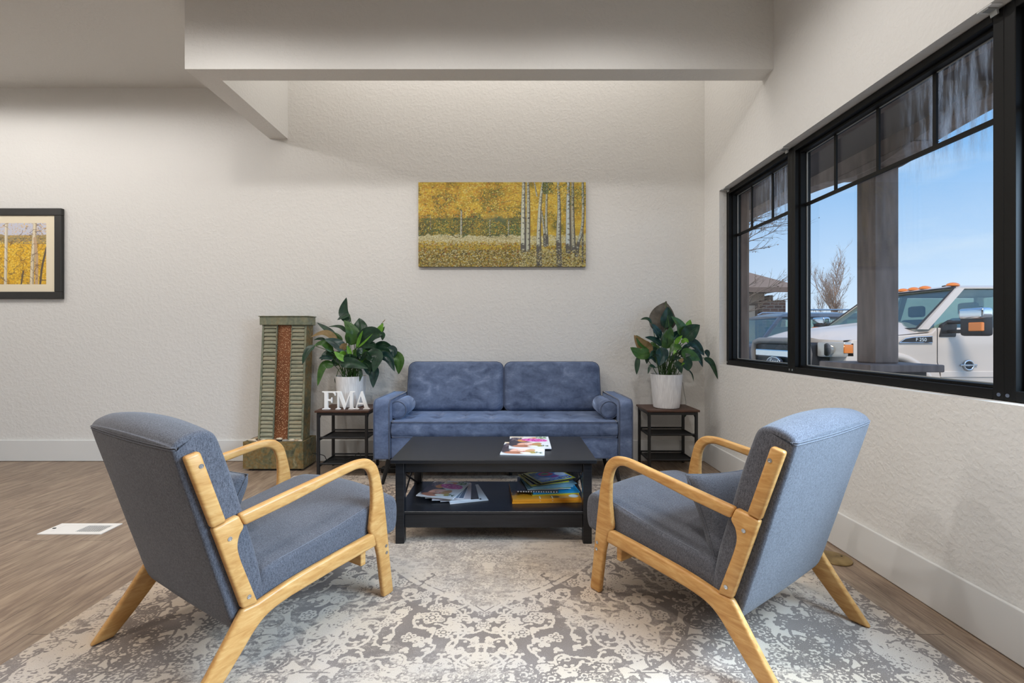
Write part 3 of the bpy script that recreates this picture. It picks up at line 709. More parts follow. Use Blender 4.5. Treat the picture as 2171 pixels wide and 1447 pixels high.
# fender badge and door emblem
sb = obj('fender_badge', bevel(prism([(.10, 1.16), (.18, 1.215), (.30, 1.235), (.54, 1.245), (.54, 1.16)], -1.012, -.99), .006, 1), MAT['trim_black'], tr_)
bm = bmesh.new(); tube(bm, [(a, -1.014, b) for a, b in [(.10, 1.16), (.18, 1.215), (.30, 1.235), (.54, 1.245), (.54, 1.16)]], .007, 6, closed=True); obj('badge_rim', bm, MAT['chrome'], sb)
text('badge_lettering', 'F 250', .065, (.39, -1.016, 1.20), (PI/2, 0, 0), MAT['chrome'], sb)
eb = obj('door_emblem', TB([(1.03+.062*math.cos(a), -1.01, .86+.062*math.sin(a)) for a in np.linspace(0, 2*PI, 29)[:-1]], .012, 8, closed=True), MAT['chrome'], tr_, smooth=True)
obj('emblem_bar', bevel(BX(.92, 1.14, -1.02, -1.0, .85, .872), .004, 1), MAT['chrome'], eb)
obj('emblem_disc', prism([(1.03+.045*math.cos(a), .86+.045*math.sin(a)) for a in np.linspace(0, 2*PI, 21)[:-1]], -1.012, -1.002), MAT['trim_black'], eb)

# dark wagon beyond the truck
t = thing('wagon', 'dark grey estate car with a roof rack parked beyond the truck', 'car', (4.9, 9.85, GZ))
hb = .90
body = [(-1.45, .35), (-1.5, .62), (-1.40, .84), (-.9, .98), (.0, 1.10), (.2, 1.12), (3.2, 1.14), (3.3, .9), (3.28, .4), (2.85, .36)]+arc(2.45, .34, .36, 8, 172)+[(1.95, .30), (-.2, .30)]+arc(-.6, .34, .36, 8, 172)
obj('body', bevel(prism(body, -hb, hb), .05, 3, 50), MAT['dark_car'], t, angle=35)
cab(t, .02, 3.2, .55, 2.9, 1.11, 1.72, hb-.03, hb-.20, MAT['dark_car'], MAT['car_glass'], (1.35, 2.3), roofth=.09, pil=.05)
for sy in (-1, 1):
    for x_ in (-.6, 2.45): wheel(t, x_, sy*(hb-.12), .32, .32, .2, sy)
    obj('roof_rail', TB([(.85, sy*.66, 1.74), (.95, sy*.66, 1.785), (2.7, sy*.66, 1.785), (2.8, sy*.66, 1.73)], .016, 8), MAT['steel'], t)
    mr = obj('door_mirror', bevel(BX(.32, .50, sy*1.06-.10, sy*1.06+.10, 1.08, 1.22), .04, 3), MAT['trim_black'], t, angle=50)
    obj('mirror_foot', bevel(BX(.36, .44, sy*.93-.08, sy*.93+.08, 1.05, 1.12), .01, 1), MAT['trim_black'], mr)
    obj('headlight', bevel(BX(-1.46, -1.2, sy*.72-.16, sy*.72+.16, .62, .78), .04, 3), MAT['lamp_lens'], t)
for x_ in (.4, 2.2): obj('seat', bevel(BX(x_+.6, x_+.75, -.65, .65, .9, 1.45), .05, 2), MAT['cabin'], t)

# neighbouring building
MAT['shingle'] = M_('roof_shingles', lin((130, 112, 100)), .95).m
MAT['stucco'] = M_('tan_stucco', lin((168, 148, 130)), .9).m
MAT['fascia'] = M_('brown_fascia', lin((104, 88, 80)), .8).m
MAT['door_tan'] = M_('tan_door', lin((196, 176, 156)), .7).m
m = M_('red_brown_brick', rough=.9); b_ = m.n('ShaderNodeTexBrick'); m.l(m.coord((1, 1, 1), (PI/2, 0, 0)), b_.inputs['Vector'])
b_.inputs['Scale'].default_value = 1; b_.inputs['Brick Width'].default_value = .42; b_.inputs['Row Height'].default_value = .16; b_.inputs['Mortar Size'].default_value = .02
b_.inputs['Color1'].default_value = lin((122, 84, 70)); b_.inputs['Color2'].default_value = lin((94, 70, 62)); b_.inputs['Mortar'].default_value = lin((150, 138, 128)); m.color(b_.outputs[0]); MAT['brick'] = m.m
YH = 24.0
t = thing('neighbouring_building', 'tan building with brown hipped roof and brick corner across the car park', 'building', (0, YH, GZ))
xr_ = X(1668, YH); xe = X(1674, YH)+.3; ze = Z(612, YH)-GZ; xa = X(1566, YH); zt_ = Z(556, YH)-GZ
obj('wall', BX(2, X(1640, YH)-.2, .5, 9, 0, ze-.2), MAT['stucco'], t)
obj('brick_pillar', BX(X(1619, YH), xr_, .1, 1.6, 0, Z(636, YH)-GZ), MAT['brick'], t)
obj('wing_wall', BX(X(1640, YH), xr_-.5, .4, 6, 0, Z(624, YH)-GZ), MAT['fascia'], t)
bm = bmesh.new(); xl_ = -2.0
v = [bm.verts.new(p) for p in ((xl_, -.8, ze), (xe, -.8, ze), (xe, 10, ze), (xl_, 10, ze), (xl_, 4.6, zt_+1.0), (xa, 4.6, zt_+.9))]
for f in ((0, 1, 5, 4), (1, 2, 5), (2, 3, 4, 5), (3, 0, 4), (3, 2, 1, 0)): bm.faces.new([v[i] for i in f])
obj('roof', bm, MAT['shingle'], t); obj('fascia_board', BX(xl_, xe, -.82, -.78, ze-.25, ze), MAT['fascia'], t)
gd = obj('garage_door', BX(X(1560, YH), X(1610, YH), .42, .49, 0, Z(646, YH)-GZ), MAT['door_tan'], t)
obj('door_frame', prism([(X(1548, YH), 0), (X(1548, YH), Z(640, YH)-GZ), (X(1615, YH), Z(640, YH)-GZ), (X(1615, YH), 0), (X(1611, YH), 0), (X(1611, YH), Z(645, YH)-GZ), (X(1559, YH), Z(645, YH)-GZ), (X(1559, YH), 0)], .40, .48), MAT['fascia'], t)

# bare trees
def tree(root, base, height, spread, seed, lean=(0, 0), upright=.5, depth=5, r0=.07, first=.25, leaves=80, bud=None, kids=4):
    r_ = random.Random(seed); bm = bmesh.new(); tips = []
    def grow(p, d, L_, r, lv):
        n_ = 4; pts = [p]; q_ = d.copy(); rad = [r]
        for i in range(n_):
            q_ = (q_+Vector((r_.uniform(-.16, .16), r_.uniform(-.16, .16), r_.uniform(-.02, .16)*upright))).normalized()
            pts.append(pts[-1]+q_*L_/n_); rad.append(r*(1-.5*(i+1)/n_))
        tube(bm, pts, rad, 5 if lv < 2 else 3, cap=False)
        for s in pts[1:]: tips.append(s)
        if lv >= depth: return
        for k in range(kids if lv else kids+5):
            f = r_.uniform(first if lv == 0 else .25, 1); i = min(n_-1, int(f*n_)); s = pts[i].lerp(pts[i+1], f*n_-i)
            a = r_.uniform(0, 2*PI); side = Vector((math.cos(a), math.sin(a), 0)); dd = (q_*upright*1.3+side*spread+Vector((0, 0, .25))).normalized()
            grow(s, dd, L_*r_.uniform(.42, .62)*(1 if lv else 1-.35*f), r*.5, lv+1)
    grow(Vector((0, 0, 0)), Vector((lean[0], lean[1], 1)).normalized(), height, r0, 0)
    obj('branches', bm, bud[0], root)
    bm = bmesh.new()
    for _ in range(leaves):
        p = r_.choice(tips[5:]); v_ = [bm.verts.new(p+Vector((r_.uniform(-1, 1), r_.uniform(-1, 1), r_.uniform(-1.4, .4)))*bud[2]) for _ in range(3)]
        bm.faces.new(v_)
    o = obj('withered_leaves', bm, bud[1], root); tag(o, kind='stuff')
MAT['bark'] = M_('grey_bark', lin((112, 98, 86)), .9).m; MAT['bark2'] = M_('pale_twigs', lin((150, 126, 108)), .9).m; MAT['dryleaf'] = M_('dry_leaf', lin((112, 92, 74)), .9).m
t = thing('bare_tree', 'bare tree with dry leaves reaching in from the left of the far sash', 'tree', (X(1548, 13.0), 13.0, GZ))
r_ = random.Random(31); bm = bmesh.new(); tips = []
tube(bm, [(0, 0, 0), (.03, 0, 1.4), (-.02, .05, 2.6), (.02, 0, 4.2), (0, 0, 5.4)], [.085, .075, .06, .04, .02], 8)
def limb(p, d, L_, r, lv):
    pts = [p]; q_ = d.normalized()
    for i in range(6):
        q_ = (q_+Vector((r_.uniform(-.14, .14), r_.uniform(-.14, .14), r_.uniform(-.10, .13)))).normalized(); pts.append(pts[-1]+q_*L_/6)
    tube(bm, pts, [r*(1-.8*i/6) for i in range(7)], 5 if lv == 0 else 3, cap=False); tips.extend(pts[2:])
    if lv < 2:
        for k_ in range(8 if lv == 0 else 4):
            f = r_.uniform(.2, .95)*6; i = int(f); s_ = pts[i].lerp(pts[min(6, i+1)], f-i)
            limb(s_, q_+Vector((r_.uniform(-.7, .7), r_.uniform(-.7, .7), r_.uniform(-.35, .8))), L_*r_.uniform(.25, .5), r*.42, lv+1)
for k_ in range(24):
    a = r_.uniform(-1.2, 1.2) if k_ < 15 else r_.uniform(0, 6.3); z0 = r_.uniform(1.6, 4.8)
    limb(Vector((0, 0, z0)), Vector((math.cos(a), math.sin(a), r_.uniform(-.05, .75))), r_.uniform(1.0, 1.7), .020, 0)
obj('branches', bm, MAT['bark'], t)
bm = bmesh.new()
for _ in range(380):
    p = r_.choice(tips); v_ = [bm.verts.new(p+Vector((r_.uniform(-1, 1), r_.uniform(-1, 1), r_.uniform(-1.4, .3)))*.035) for _ in range(3)]; bm.faces.new(v_)
tag(obj('withered_leaves', bm, MAT['dryleaf'], t), kind='stuff')
t = thing('young_bare_tree', 'small upright bare tree seen just left of the porch post', 'tree', (X(1772, 26), 26, GZ))
tree(t, None, 4.7, .55, 5, upright=.8, depth=4, r0=.05, first=.1, leaves=900, bud=(MAT['bark2'], MAT['bark2'], .04), kids=6)

# ================================================================ rug
def rug_value(nx, ny, W_, H_):
    """pattern of one quarter, centre at row 0, column 0; 0 dark, 1 cream"""
    u = np.linspace(0, W_/2, nx)[None, :].repeat(ny, 0); v = np.linspace(0, H_/2, ny)[:, None].repeat(nx, 1)
    s = nx/(W_/2); f = np.zeros((ny, nx)); Wd, Hd = W_/2, H_/2
    inner = (u < Wd-.29) & (v < Hd-.29)
    # central medallion: ogee outline
    def lobed(a, b, lob, amp, rot=0):
        th = np.arctan2(v/b, u/a); r = np.hypot(u/a, v/b); return r/(1+amp*np.abs(np.cos(lob*th+rot))), th
    th = np.degrees(np.arctan2(v, u+1e-9)); rr0 = np.hypot(u, v)
    rm = rr0/(.47+.125*np.exp(-np.abs(90-th)/11)+.24*np.exp(-th/13)); med = rm < 1
    ro = rr0/(.96+.05*np.abs(np.sin(np.radians(th*5)))+.12*np.exp(-th/10))
    field = (ro < 1) & ~med & inner
    f[:] = .80; f[field] = .12; f[med] = .82
    f[(np.abs(rm-1) < .012)] = .9; f[(np.abs(rm-.955) < .008)] = .25
    f[(np.abs(ro-1) < .012) & inner] = .95; f[(np.abs(ro-1.03) < .007) & inner] = .2
    # borders
    bx = np.minimum(Wd-u, Hd-v)
    f[bx < .29] = .55; f[(bx < .29) & (bx > .235)] = .80; f[(bx < .235) & (bx > .065)] = .16; f[bx < .065] = .74
    for d in (.292, .284, .238, .230, .068, .060): f[np.abs(bx-d) < .0028] = .05 if d in (.284, .230, .060) else .95
    r_ = np.random.default_rng(3)
    def stamp(x, y, r, val):
        a0, a1 = int(max(0, (y-r)*s)), int(min(ny, (y+r)*s+2)); b0, b1 = int(max(0, (x-r)*s)), int(min(nx, (x+r)*s+2))
        if a1 <= a0 or b1 <= b0: return
        k = np.hypot(u[a0:a1, b0:b1]-x, v[a0:a1, b0:b1]-y) < r; f[a0:a1, b0:b1][k] = val
    def curve(pts, r, val):
        for (x0, y0), (x1, y1) in zip(pts, pts[1:]):
            n_ = max(1, int(math.hypot(x1-x0, y1-y0)/(r*.7)))
            for i in range(n_): stamp(x0+(x1-x0)*i/n_, y0+(y1-y0)*i/n_, r, val)
    def flower(x, y, r, a, b, k=6):
        p = r_.uniform(0, 2)
        for i in range(k):
            t = p+i*2*PI/k; stamp(x+r*.66*math.cos(t), y+r*.66*math.sin(t), r*.38, a)
            stamp(x+r*.66*math.cos(t), y+r*.66*math.sin(t), r*.15, b)
        stamp(x, y, r*.42, b); stamp(x, y, r*.26, a)
    def scroll(x, y, R, a0, turns, val, sgn=1, th_=.0055):
        pts = []
        for i in range(40):
            t = i/39; r = R*(1-t)**.9; a = a0+sgn*turns*2*PI*t; pts.append((x+r*math.cos(a), y+r*math.sin(a)))
        curve(pts, th_, val)
        for i in range(4, 34, 4):
            (x0, y0), (x1, y1) = pts[i], pts[i+1]; nx_, ny_ = -(y1-y0), x1-x0; q = math.hypot(nx_, ny_)+1e-6
            stamp(x0+nx_/q*.014*sgn, y0+ny_/q*.014*sgn, .007, val)
    # paisley scrolls, flowers and vines on each ground, light on dark and dark on light
    def fill(mask, n_, a, b):
        ys, xs = np.nonzero(mask)
        if len(ys) == 0: return
        for _ in range(n_):
            i = r_.integers(len(ys)); x, y = xs[i]/s, ys[i]/s; k = r_.random()
            if k < .32: flower(x, y, r_.uniform(.014, .036), a, b, r_.integers(5, 8))
            elif k < .58: scroll(x, y, r_.uniform(.04, .085), r_.uniform(0, 6.3), r_.uniform(.8, 1.5), a, r_.choice((-1, 1)))
            elif k < .80:
                t = r_.uniform(0, 6.3); pts = [(x, y)]
                for j in range(9): t += r_.uniform(-.7, .7); pts.append((pts[-1][0]+.013*math.cos(t), pts[-1][1]+.013*math.sin(t)))
                curve(pts, .0042, a)
                for q in pts[::3]: stamp(q[0]+.010, q[1], .0075, a)
            else:
                stamp(x, y, r_.uniform(.008, .014), a); stamp(x+.014, y+.006, .007, a); stamp(x-.006, y+.014, .007, a)
    cream_in = (f > .7) & inner & ~med
    fill(med & (rm < .93), 330, .46, .84); fill(field, 260, .95, .08); fill(cream_in, 280, .12, .86)
    fill((bx < .225) & (bx > .075), 420, .88, .14); fill((bx < .285) & (bx > .243), 130, .25, .8); fill(bx < .055, 140, .3, .75)
    return f
RX0, RX1, RY0, RY1 = -1.685, 1.485, 1.18, 3.535
RW, RH = RX1-RX0, RY1-RY0; qx, qy = 560, 420
Q = rug_value(qx, qy, RW, RH)
full = np.concatenate([np.concatenate([Q[::-1, ::-1], Q[::-1, 1:]], 1), np.concatenate([Q[1:, ::-1], Q[1:, 1:]], 1)], 0)
hh, ww = full.shape
fade = vnoise(hh, ww, 110, 130, 5, 4); wear = vnoise(hh, ww, 5, 16, 9, 3); fine = vnoise(hh, ww, 2.2, 3.5, 12, 2)
fa = np.clip((fade-.36)*2.6, 0, 1)*.50; val = full*(1-fa)+.74*fa
val = val+(wear-.5)*.55*(.22+fa)+(fine-.5)*.22
val = np.clip(val, 0, 1)
me = grid_mesh('rug', RW, RH, val[::-1, :, None], .010)
me.transform(Matrix.Translation((RX0, RY0, 0.002)))
m = M_('rug_weave', rough=.95, spec=.1, sheen=.1)
a = m.n('ShaderNodeAttribute'); a.attribute_name = 'art'
n1 = m.noise(170, (1, 2.2, 1), 3, .7); n2 = m.noise(2.6, (1, 1, 1), 4, .6); n3 = m.noise(420, (1, 1, 1), 2)
f_ = m.math('ADD', a.outputs['Fac'], m.math('MULTIPLY', m.math('SUBTRACT', n1, .5), .62))
dark = m.mix(m.ramp(n2, [(.42, g(0)), (.58, g(1))]), lin((104, 89, 79)), lin((114, 102, 95)))
lite = m.mix(m.ramp(n2, [(.38, g(0)), (.62, g(1))]), lin((200, 180, 157)), lin((190, 175, 160)))
c = m.mix(m.ramp(f_, [(.34, g(0)), (.58, g(1))]), dark, lite)
c = m.mix(.20, c, m.ramp(n3, [(.3, lin((96, 84, 76))), (.7, lin((226, 214, 200)))]))
m.color(c); m.bump(m.math('ADD', n3, m.math('MULTIPLY', a.outputs['Fac'], .8)), .5, .002); MAT['rug'] = m.m
rug = obj('area_rug', me, MAT['rug'])
tag(rug, 'distressed taupe and cream ornamental rug lying under the coffee table and armchairs', 'rug')
obj('bound_edge', bevel(BX(RX0-.004, RX1+.004, RY0-.004, RY1+.004, .001, .0105), .003, 2), M_('rug_edge', lin((196, 180, 160)), .9).m, rug)
RZ = .0125

# ================================================================ armchairs
def armchair(nm, label, loc, rotz):
    t = thing(nm, label, 'armchair', loc, rotz, 'matching armchairs facing the coffee table')
    hw, th = .3365, .027
    arm = spline([(-.311, .541), (-.181, .560), (-.007, .584), (.08, .597)], 5)[:-1]+spline([(.08, .597), (.125, .602), (.165, .601), (.200, .592), (.230, .567), (.247, .535), (.262, .48), (.275, .424)], 5)[:-1]+[(.290, .307), (.308, .149), (.328, 0.001)]
    arm += [(.272, 0.001), (.247, .182)]+spline([(.236, .225), (.224, .262), (.202, .300), (.206, .345), (.213, .40), (.213, .46), (.208, .505), (.194, .541), (.170, .561), (.135, .568), (.09, .563)], 4)+[(.033, .554), (-.148, .522), (-.294, .502)]
    mid = [(-.3865, .525), (-.346, .534), (-.3115, .541), (-.2945, .502)]+spline([(-.298, .494), (-.308, .479), (-.3135, .455), (-.312, .43), (-.303, .395)], 4)+[(-.252, .245), (-.3, .2475)]
    post = [(-.4585, .750), (-.418, .760), (-.3465, .5345), (-.387, .5255)]
    rear = spline([(.222, .290), (.04, .279), (-.138, .264), (-.252, .2445)], 4)+[(-.3, .247), (-.323, .211), (-.36, .157), (-.4, .1), (-.474, .001), (-.408, .001), (-.345, .066)]+spline([(-.297, .120), (-.262, .160), (-.229, .186), (-.191, .200), (-.138, .209)], 4)+[(.04, .222), (.235, .232)]
    for s in (1, -1):
        ya, yb = s*hw, s*(hw-th)
        obj('armrest', bevel(prism(arm, ya, yb), .0095, 3, 40), MAT['beech2'], t, angle=50)
        obj('upright', bevel(prism(mid, ya, yb), .008, 3, 40), MAT['beech'], t, angle=50)
        obj('back_post', bevel(prism(post, ya, yb), .009, 3, 40), MAT['beech'], t, angle=50)
        obj('rear_leg', bevel(prism(rear, ya-s*.0005, yb-s*.0005), .0095, 3, 40), MAT['beech2'], t, angle=50)
        for (u, z_) in ((-.417, .717), (-.339, .480), (-.282, .279), (.282, .214), (.285, .185)):
            bm = bmesh.new(); lathe([(.0065, -.002), (.0065, .0012), (.0052, .0012), (.0045, .0004), (.0015, .0004)], 16, bm=bm); bm.transform(Matrix.Rotation(-s*PI/2, 4, 'X')); bm.transform(Matrix.Translation((u, s*(hw+.0004), z_)))
            obj('screw', bm, MAT['steel'], t, angle=40)
    obj('stretcher', bevel(BX(.175, .2, -hw+th+.001, hw-th-.001, .165, .225), .004, 2), MAT['beech'], t)
    obj('stretcher', bevel(BX(-.26, -.235, -hw+th+.001, hw-th-.001, .17, .235), .004, 2), MAT['beech'], t)
    seat = spline([(-.222, .228), (.0, .231), (.2, .236), (.34, .236), (.372, .252), (.381, .30), (.379, .352), (.362, .385), (.322, .399), (.26, .394), (.08, .362), (-.10, .340), (-.20, .328), (-.226, .30)], 4, True)
    so = obj('seat_cushion', soft_loft(seat, .306, .018, .020, 30), MAT['grey_fabric'], t, smooth=True)
    ks = [nearest(q) for q in ((-.17, .335), (-.1, .342), (.0, .352), (.1, .368), (.2, .388), (.28, .400), (.33, .402))]
    for ri in (6, -7):
        obj('stitching', TB([RINGS[ri][k_]+Vector((0, 0, .0008)) for k_ in ks], .0009, 5), MAT['seam'], so)
    back = spline([(-.300, .168), (-.355, .335), (-.418, .560), (-.472, .752), (-.473, .780), (-.452, .800), (-.410, .811), (-.368, .796), (-.344, .74), (-.315, .65), (-.278, .517), (-.238, .37), (-.218, .26), (-.215, .195), (-.238, .172)], 5, True)
    bo = obj('back_cushion', soft_loft(back, .3085, .014, .018, 30), MAT['grey_fabric'], t, smooth=True)
    for q in ((-.478, .772), (-.474, .762)):
        k_ = nearest(q); obj('stitching', TB([r_[k_]+Vector((-.0008, 0, 0)) for r_ in RINGS[2:-2]], .0009, 5), MAT['seam'], bo)
    return t
ca1 = armchair('armchair', 'grey armchair with wooden arms at the left, beside the floor vent', (-.9501, 1.8217, RZ), 1.0238)
ca2 = armchair('armchair', 'grey armchair with wooden arms at the right, nearest the window wall', (.8076, 1.8845, RZ), 2.1883)
def pillow(nm, label, chair, u, y, z_, ry, rx, twist=0, size=(.27, .40, .12)):
    bm = cushion(size[0], size[1], size[2], 22, .5, .075)
    for v in bm.verts:                                     # creases
        v.co.z += .006*math.sin(v.co.y*38+v.co.x*9)*max(0, 1-abs(v.co.x)/(size[0]/2))
    o = obj(nm, bm, MAT['pillow_fabric'], None, smooth=True)
    M4 = Matrix.Translation(chair.location) @ Matrix.Rotation(chair.rotation_euler.z, 4, 'Z') @ Matrix.Translation((u, y, z_)) @ Matrix.Rotation(rx, 4, 'X') @ Matrix.Rotation(ry, 4, 'Y') @ Matrix.Rotation(twist, 4, 'Z')
    o.matrix_world = M4
    bm = bmesh.new(); n_ = 60; pts = []
    hx, hy = size[0]/2, size[1]/2
    def edge(a, b): return (a*hx*(1-.075*(1-b*b)), b*hy*(1-.075*(1-a*a)), 0.0)
    for a in np.linspace(-1, 1, 12)[:-1]: pts.append(edge(a, -1))
    for b in np.linspace(-1, 1, 12)[:-1]: pts.append(edge(1, b))
    for a in np.linspace(1, -1, 12)[:-1]: pts.append(edge(a, 1))
    for b in np.linspace(1, -1, 12)[:-1]: pts.append(edge(-1, b))
    tube(bm, pts, .0022, 6, closed=True); obj('edge_seam', bm, MAT['pillow_fabric'], o, smooth=True)
    return tag(o, label, 'pillow')
pillow('throw_pillow', 'small grey pillow upright on the left armchair seat', ca1, -.205, .105, .462, math.radians(-68), 0)
pillow('throw_pillow', 'small grey pillow slumped in the right armchair', ca2, -.165, .030, .424, math.radians(-62), math.radians(-4), math.radians(-10), (.30, .47, .13))

# ================================================================ coffee table
TX0, TX1, TY0, TY1, TZ = -.622, .452, 2.350, 2.902, .457
t = thing('coffee_table', 'black wooden coffee table with a lower shelf and crossed side braces', 'coffee table', ((TX0+TX1)/2, (TY0+TY1)/2, RZ)); cx_, cy_ = t.location.x, t.location.y
hx, hy = (TX1-TX0)/2, (TY1-TY0)/2; tz = TZ-RZ
obj('tabletop', bevel(BX(-hx, hx, -hy, hy, tz-.020, tz), .003, 2), MAT['blackwood'], t)
lx, ly, lw = hx-.022, hy-.022, .046
for sx_ in (-1, 1):
    for sy in (-1, 1): obj('leg', bevel(BX(*sorted((sx_*lx, sx_*(lx-lw))), *sorted((sy*ly, sy*(ly-lw))), 0, tz-.0205), .003, 2), MAT['blackwood'], t)
for sy in (-1, 1):
    obj('apron', bevel(BX(-lx+lw+.0005, lx-lw-.0005, *sorted((sy*(ly-.008), sy*(ly-.026))), tz-.073, tz-.0205), .002, 1), MAT['blackwood'], t)
    obj('shelf_rail', bevel(BX(-lx+lw+.0005, lx-lw-.0005, *sorted((sy*(ly-.008), sy*(ly-.026))), .081, .166-.016), .002, 1), MAT['blackwood'], t)
for sx_ in (-1, 1):
    obj('apron', bevel(BX(*sorted((sx_*(lx-.012), sx_*(lx-.030))), -ly+lw+.0005, ly-lw-.0005, tz-.073, tz-.0205), .002, 1), MAT['blackwood'], t)
    for k_ in (1, -1):
        obj('cross_brace', TB([(sx_*(lx-.020), -k_*(ly-lw), .172), (sx_*(lx-.020), k_*(ly-lw), tz-.078)], .0055, 8), MAT['black_metal'], t)
obj('shelf', bevel(BX(-lx+.004, lx-.004, -ly+.006, ly-.006, .150, .1665), .002, 1), MAT['blackwood'], t)
# cut the shelf corners round the legs visually: shelf sits between legs
SZ = RZ+.1665+.0005

# ---- magazines
def sheet_stack(nm, label, cat, x, y, z_, wx, wy, th, rot, side, art, group=None, gloss=True, curl=0.0, sidemat=None):
    """a magazine: page block with a printed cover part; x, y is its centre"""
    bm = BX(-wx/2, wx/2, -wy/2, wy/2, 0, th-.0006)
    o = obj(nm, bm, sidemat or MAT[side], None); o.location = (x, y, z_); o.rotation_euler = (0, 0, rot)
    me = grid_mesh('cover', wx, wy, art, th-.0003); me.transform(Matrix.Translation((-wx/2, -wy/2, 0)))
    obj('cover', me, MAT['gloss_print'] if gloss else MAT['print'], o)
    return tag(o, label, cat, group)
MAT['paper'] = M_('paper_edge', lin((226, 226, 228)), .7).m
MAT['orange_card'] = M_('orange_card', lin((226, 146, 34)), .45).m
MAT['blue_card'] = M_('blue_card', lin((40, 132, 176)), .4).m
MAT['ltblue_card'] = M_('light_blue_card', lin((128, 172, 190)), .5).m
MAT['dark_card'] = M_('dark_card', lin((44, 42, 44)), .5).m
MAT['yellow_card'] = M_('yellow_card', lin((196, 186, 52)), .5).m
def cover_lady(dim=False):
    """reclining woman with pink blossoms; she lies along the foot of the cover"""
    a = Art(150, 180, (232, 236, 242))
    a.rect(0, 0, .35, .12, (224, 210, 190)); a.ell(.58, .14, .30, .07, (214, 160, 110), -.1); a.ell(.44, .17, .14, .06, (238, 240, 224))
    a.ell(.14, .52, .20, .40, (56, 48, 56)); a.ell(.30, .62, .26, .20, (70, 58, 64), .2); a.dabs(300, .05, .12, .30, .4, [(48, 40, 48), (92, 84, 110), (150, 130, 120)], 3, .6)
    a.ell(.33, .38, .13, .11, (222, 156, 92), .2); a.ell(.40, .72, .20, .17, (236, 180, 158), -.1); a.ell(.50, .66, .13, .12, (244, 204, 190)); a.ell(.34, .86, .26, .10, (180, 120, 92))
    a.line([(.36, .70), (.43, .68)], 1.5, (80, 50, 48)); a.line([(.37, .84), (.43, .84)], 1.5, (90, 54, 50)); a.ell(.52, .76, .03, .03, (196, 84, 92)); a.line([(.44, .78), (.50, .75)], 1, (160, 110, 96))
    a.ell(.66, .70, .11, .15, (198, 152, 102), .4); a.ell(.72, .82, .08, .08, (176, 160, 90)); a.ell(.56, .86, .12, .06, (240, 240, 226))
    a.dabs(1500, .32, .14, .92, .52, [(214, 62, 168), (232, 104, 190), (190, 48, 150), (244, 150, 210)], 3.2, .85, lambda x, y: 1 if ((x-.62)/.32)**2+((y-.33-.12*(x-.6))/.13)**2 < 1 else 0)
    a.dabs(160, .68, .02, .92, .2, [(86, 120, 66), (140, 170, 110), (240, 244, 240)], 3.5, .8)
    for (x, s_) in ((.80, 1), (.875, -1)):
        a.line([(x-.02, .80), (x+.02, .80-.04*s_), (x+.02, .86), (x-.02, .86+.02*s_)], 1.6, (70, 100, 66))
    a.line([(.905, .80), (.905, .88)], 1.6, (70, 100, 66))
    for z_ in (.79, .835, .88): a.line([(.905, z_), (.94, z_)], 1.3, (70, 100, 66))
    a.a = np.clip(a.a, 0, 1); return a.a
def cover_plain(base, blobs=()):
    a = Art(60, 74, base)
    for b in blobs: a.ell(*b)
    return a.a
lady = cover_lady()
sheet_stack('magazine', 'lower of two blossom cover magazines on the table top, jutting toward the camera', 'magazine', .066+.012, 2.575, TZ+.0008, .240, .280, .006, math.radians(-5), 'paper', lady)
sheet_stack('magazine', 'upper of two blossom cover magazines on the table top, nearer the sofa', 'magazine', .117, 2.695, TZ+.0072, .240, .285, .007, math.radians(-1.2), 'paper', lady)
fan = [(-.262, 2.640, 16, (226, 230, 236), 'bottom white magazine of the left fan, its corner pointing right', [(.8, .9, .03, .04, (30, 30, 34))]),
       (-.300, 2.655, 9, (66, 58, 54), 'magazine with a dark brown picture cover in the left fan', [(.6, .2, .25, .12, (150, 110, 70)), (.5, .6, .3, .2, (96, 82, 74)), (.3, .8, .2, .1, (40, 36, 36))]),
       (-.335, 2.655, 4, (226, 214, 220), 'pale pink magazine poking out at the front of the left fan', [(.4, .93, .12, .03, (206, 110, 150)), (.6, .5, .3, .3, (206, 208, 220))]),
       (-.362, 2.668, -2, (112, 126, 150), 'slate blue magazine in the middle of the left fan', []),
       (-.376, 2.668, -8, (128, 144, 168), 'grey blue magazine second from the top of the left fan', [])]
for i, (x, y, a, base, lb, bl) in enumerate(fan):
    sheet_stack('magazine', lb, 'magazine', x, y, SZ+.0005+i*.0042, .215, .275, .004, math.radians(a), 'paper', cover_plain(base, bl), 'fanned magazines on the lower shelf')
sheet_stack('magazine', 'blossom cover magazine on top of the left fan on the lower shelf', 'magazine', -.384, 2.655, SZ+.0005+5*.0042, .222, .285, .0055, math.radians(-15), 'paper', lady, 'fanned magazines on the lower shelf')
z_ = SZ+.0004
ob = Art(190, 150, (232, 156, 36)); ob.rect(0, 0, 1, .62, (58, 74, 66)); ob.dabs(500, 0, .5, 1, .75, [(60, 70, 54), (200, 130, 40), (120, 100, 50)], 4, .6); ob.ell(.62, .9, .07, .05, (130, 96, 60)); ob.ell(.9, .88, .07, .08, (226, 226, 222)); ob.line([(.40, .86), (.40, .99)], 1.4, (250, 236, 206)); ob.line([(.58, .86), (.58, .99)], 1.4, (250, 236, 206))
sheet_stack('picture_book', 'lowest large orange picture book of the right pile', 'book', .197, 2.640, z_, .385, .29, .0115, math.radians(3.2), 'orange_card', ob.a)
sheet_stack('picture_book', 'second large orange picture book with dark green cover art in the right pile', 'book', .195, 2.644, z_+.012, .382, .29, .0115, math.radians(4.2), 'orange_card', ob.a); z_ += .0243
sheet_stack('picture_book', 'yellow green edged book below the striped one in the right pile', 'book', .245, 2.670, z_, .27, .23, .006, math.radians(7), 'yellow_card', cover_plain((150, 168, 80))); z_ += .0065
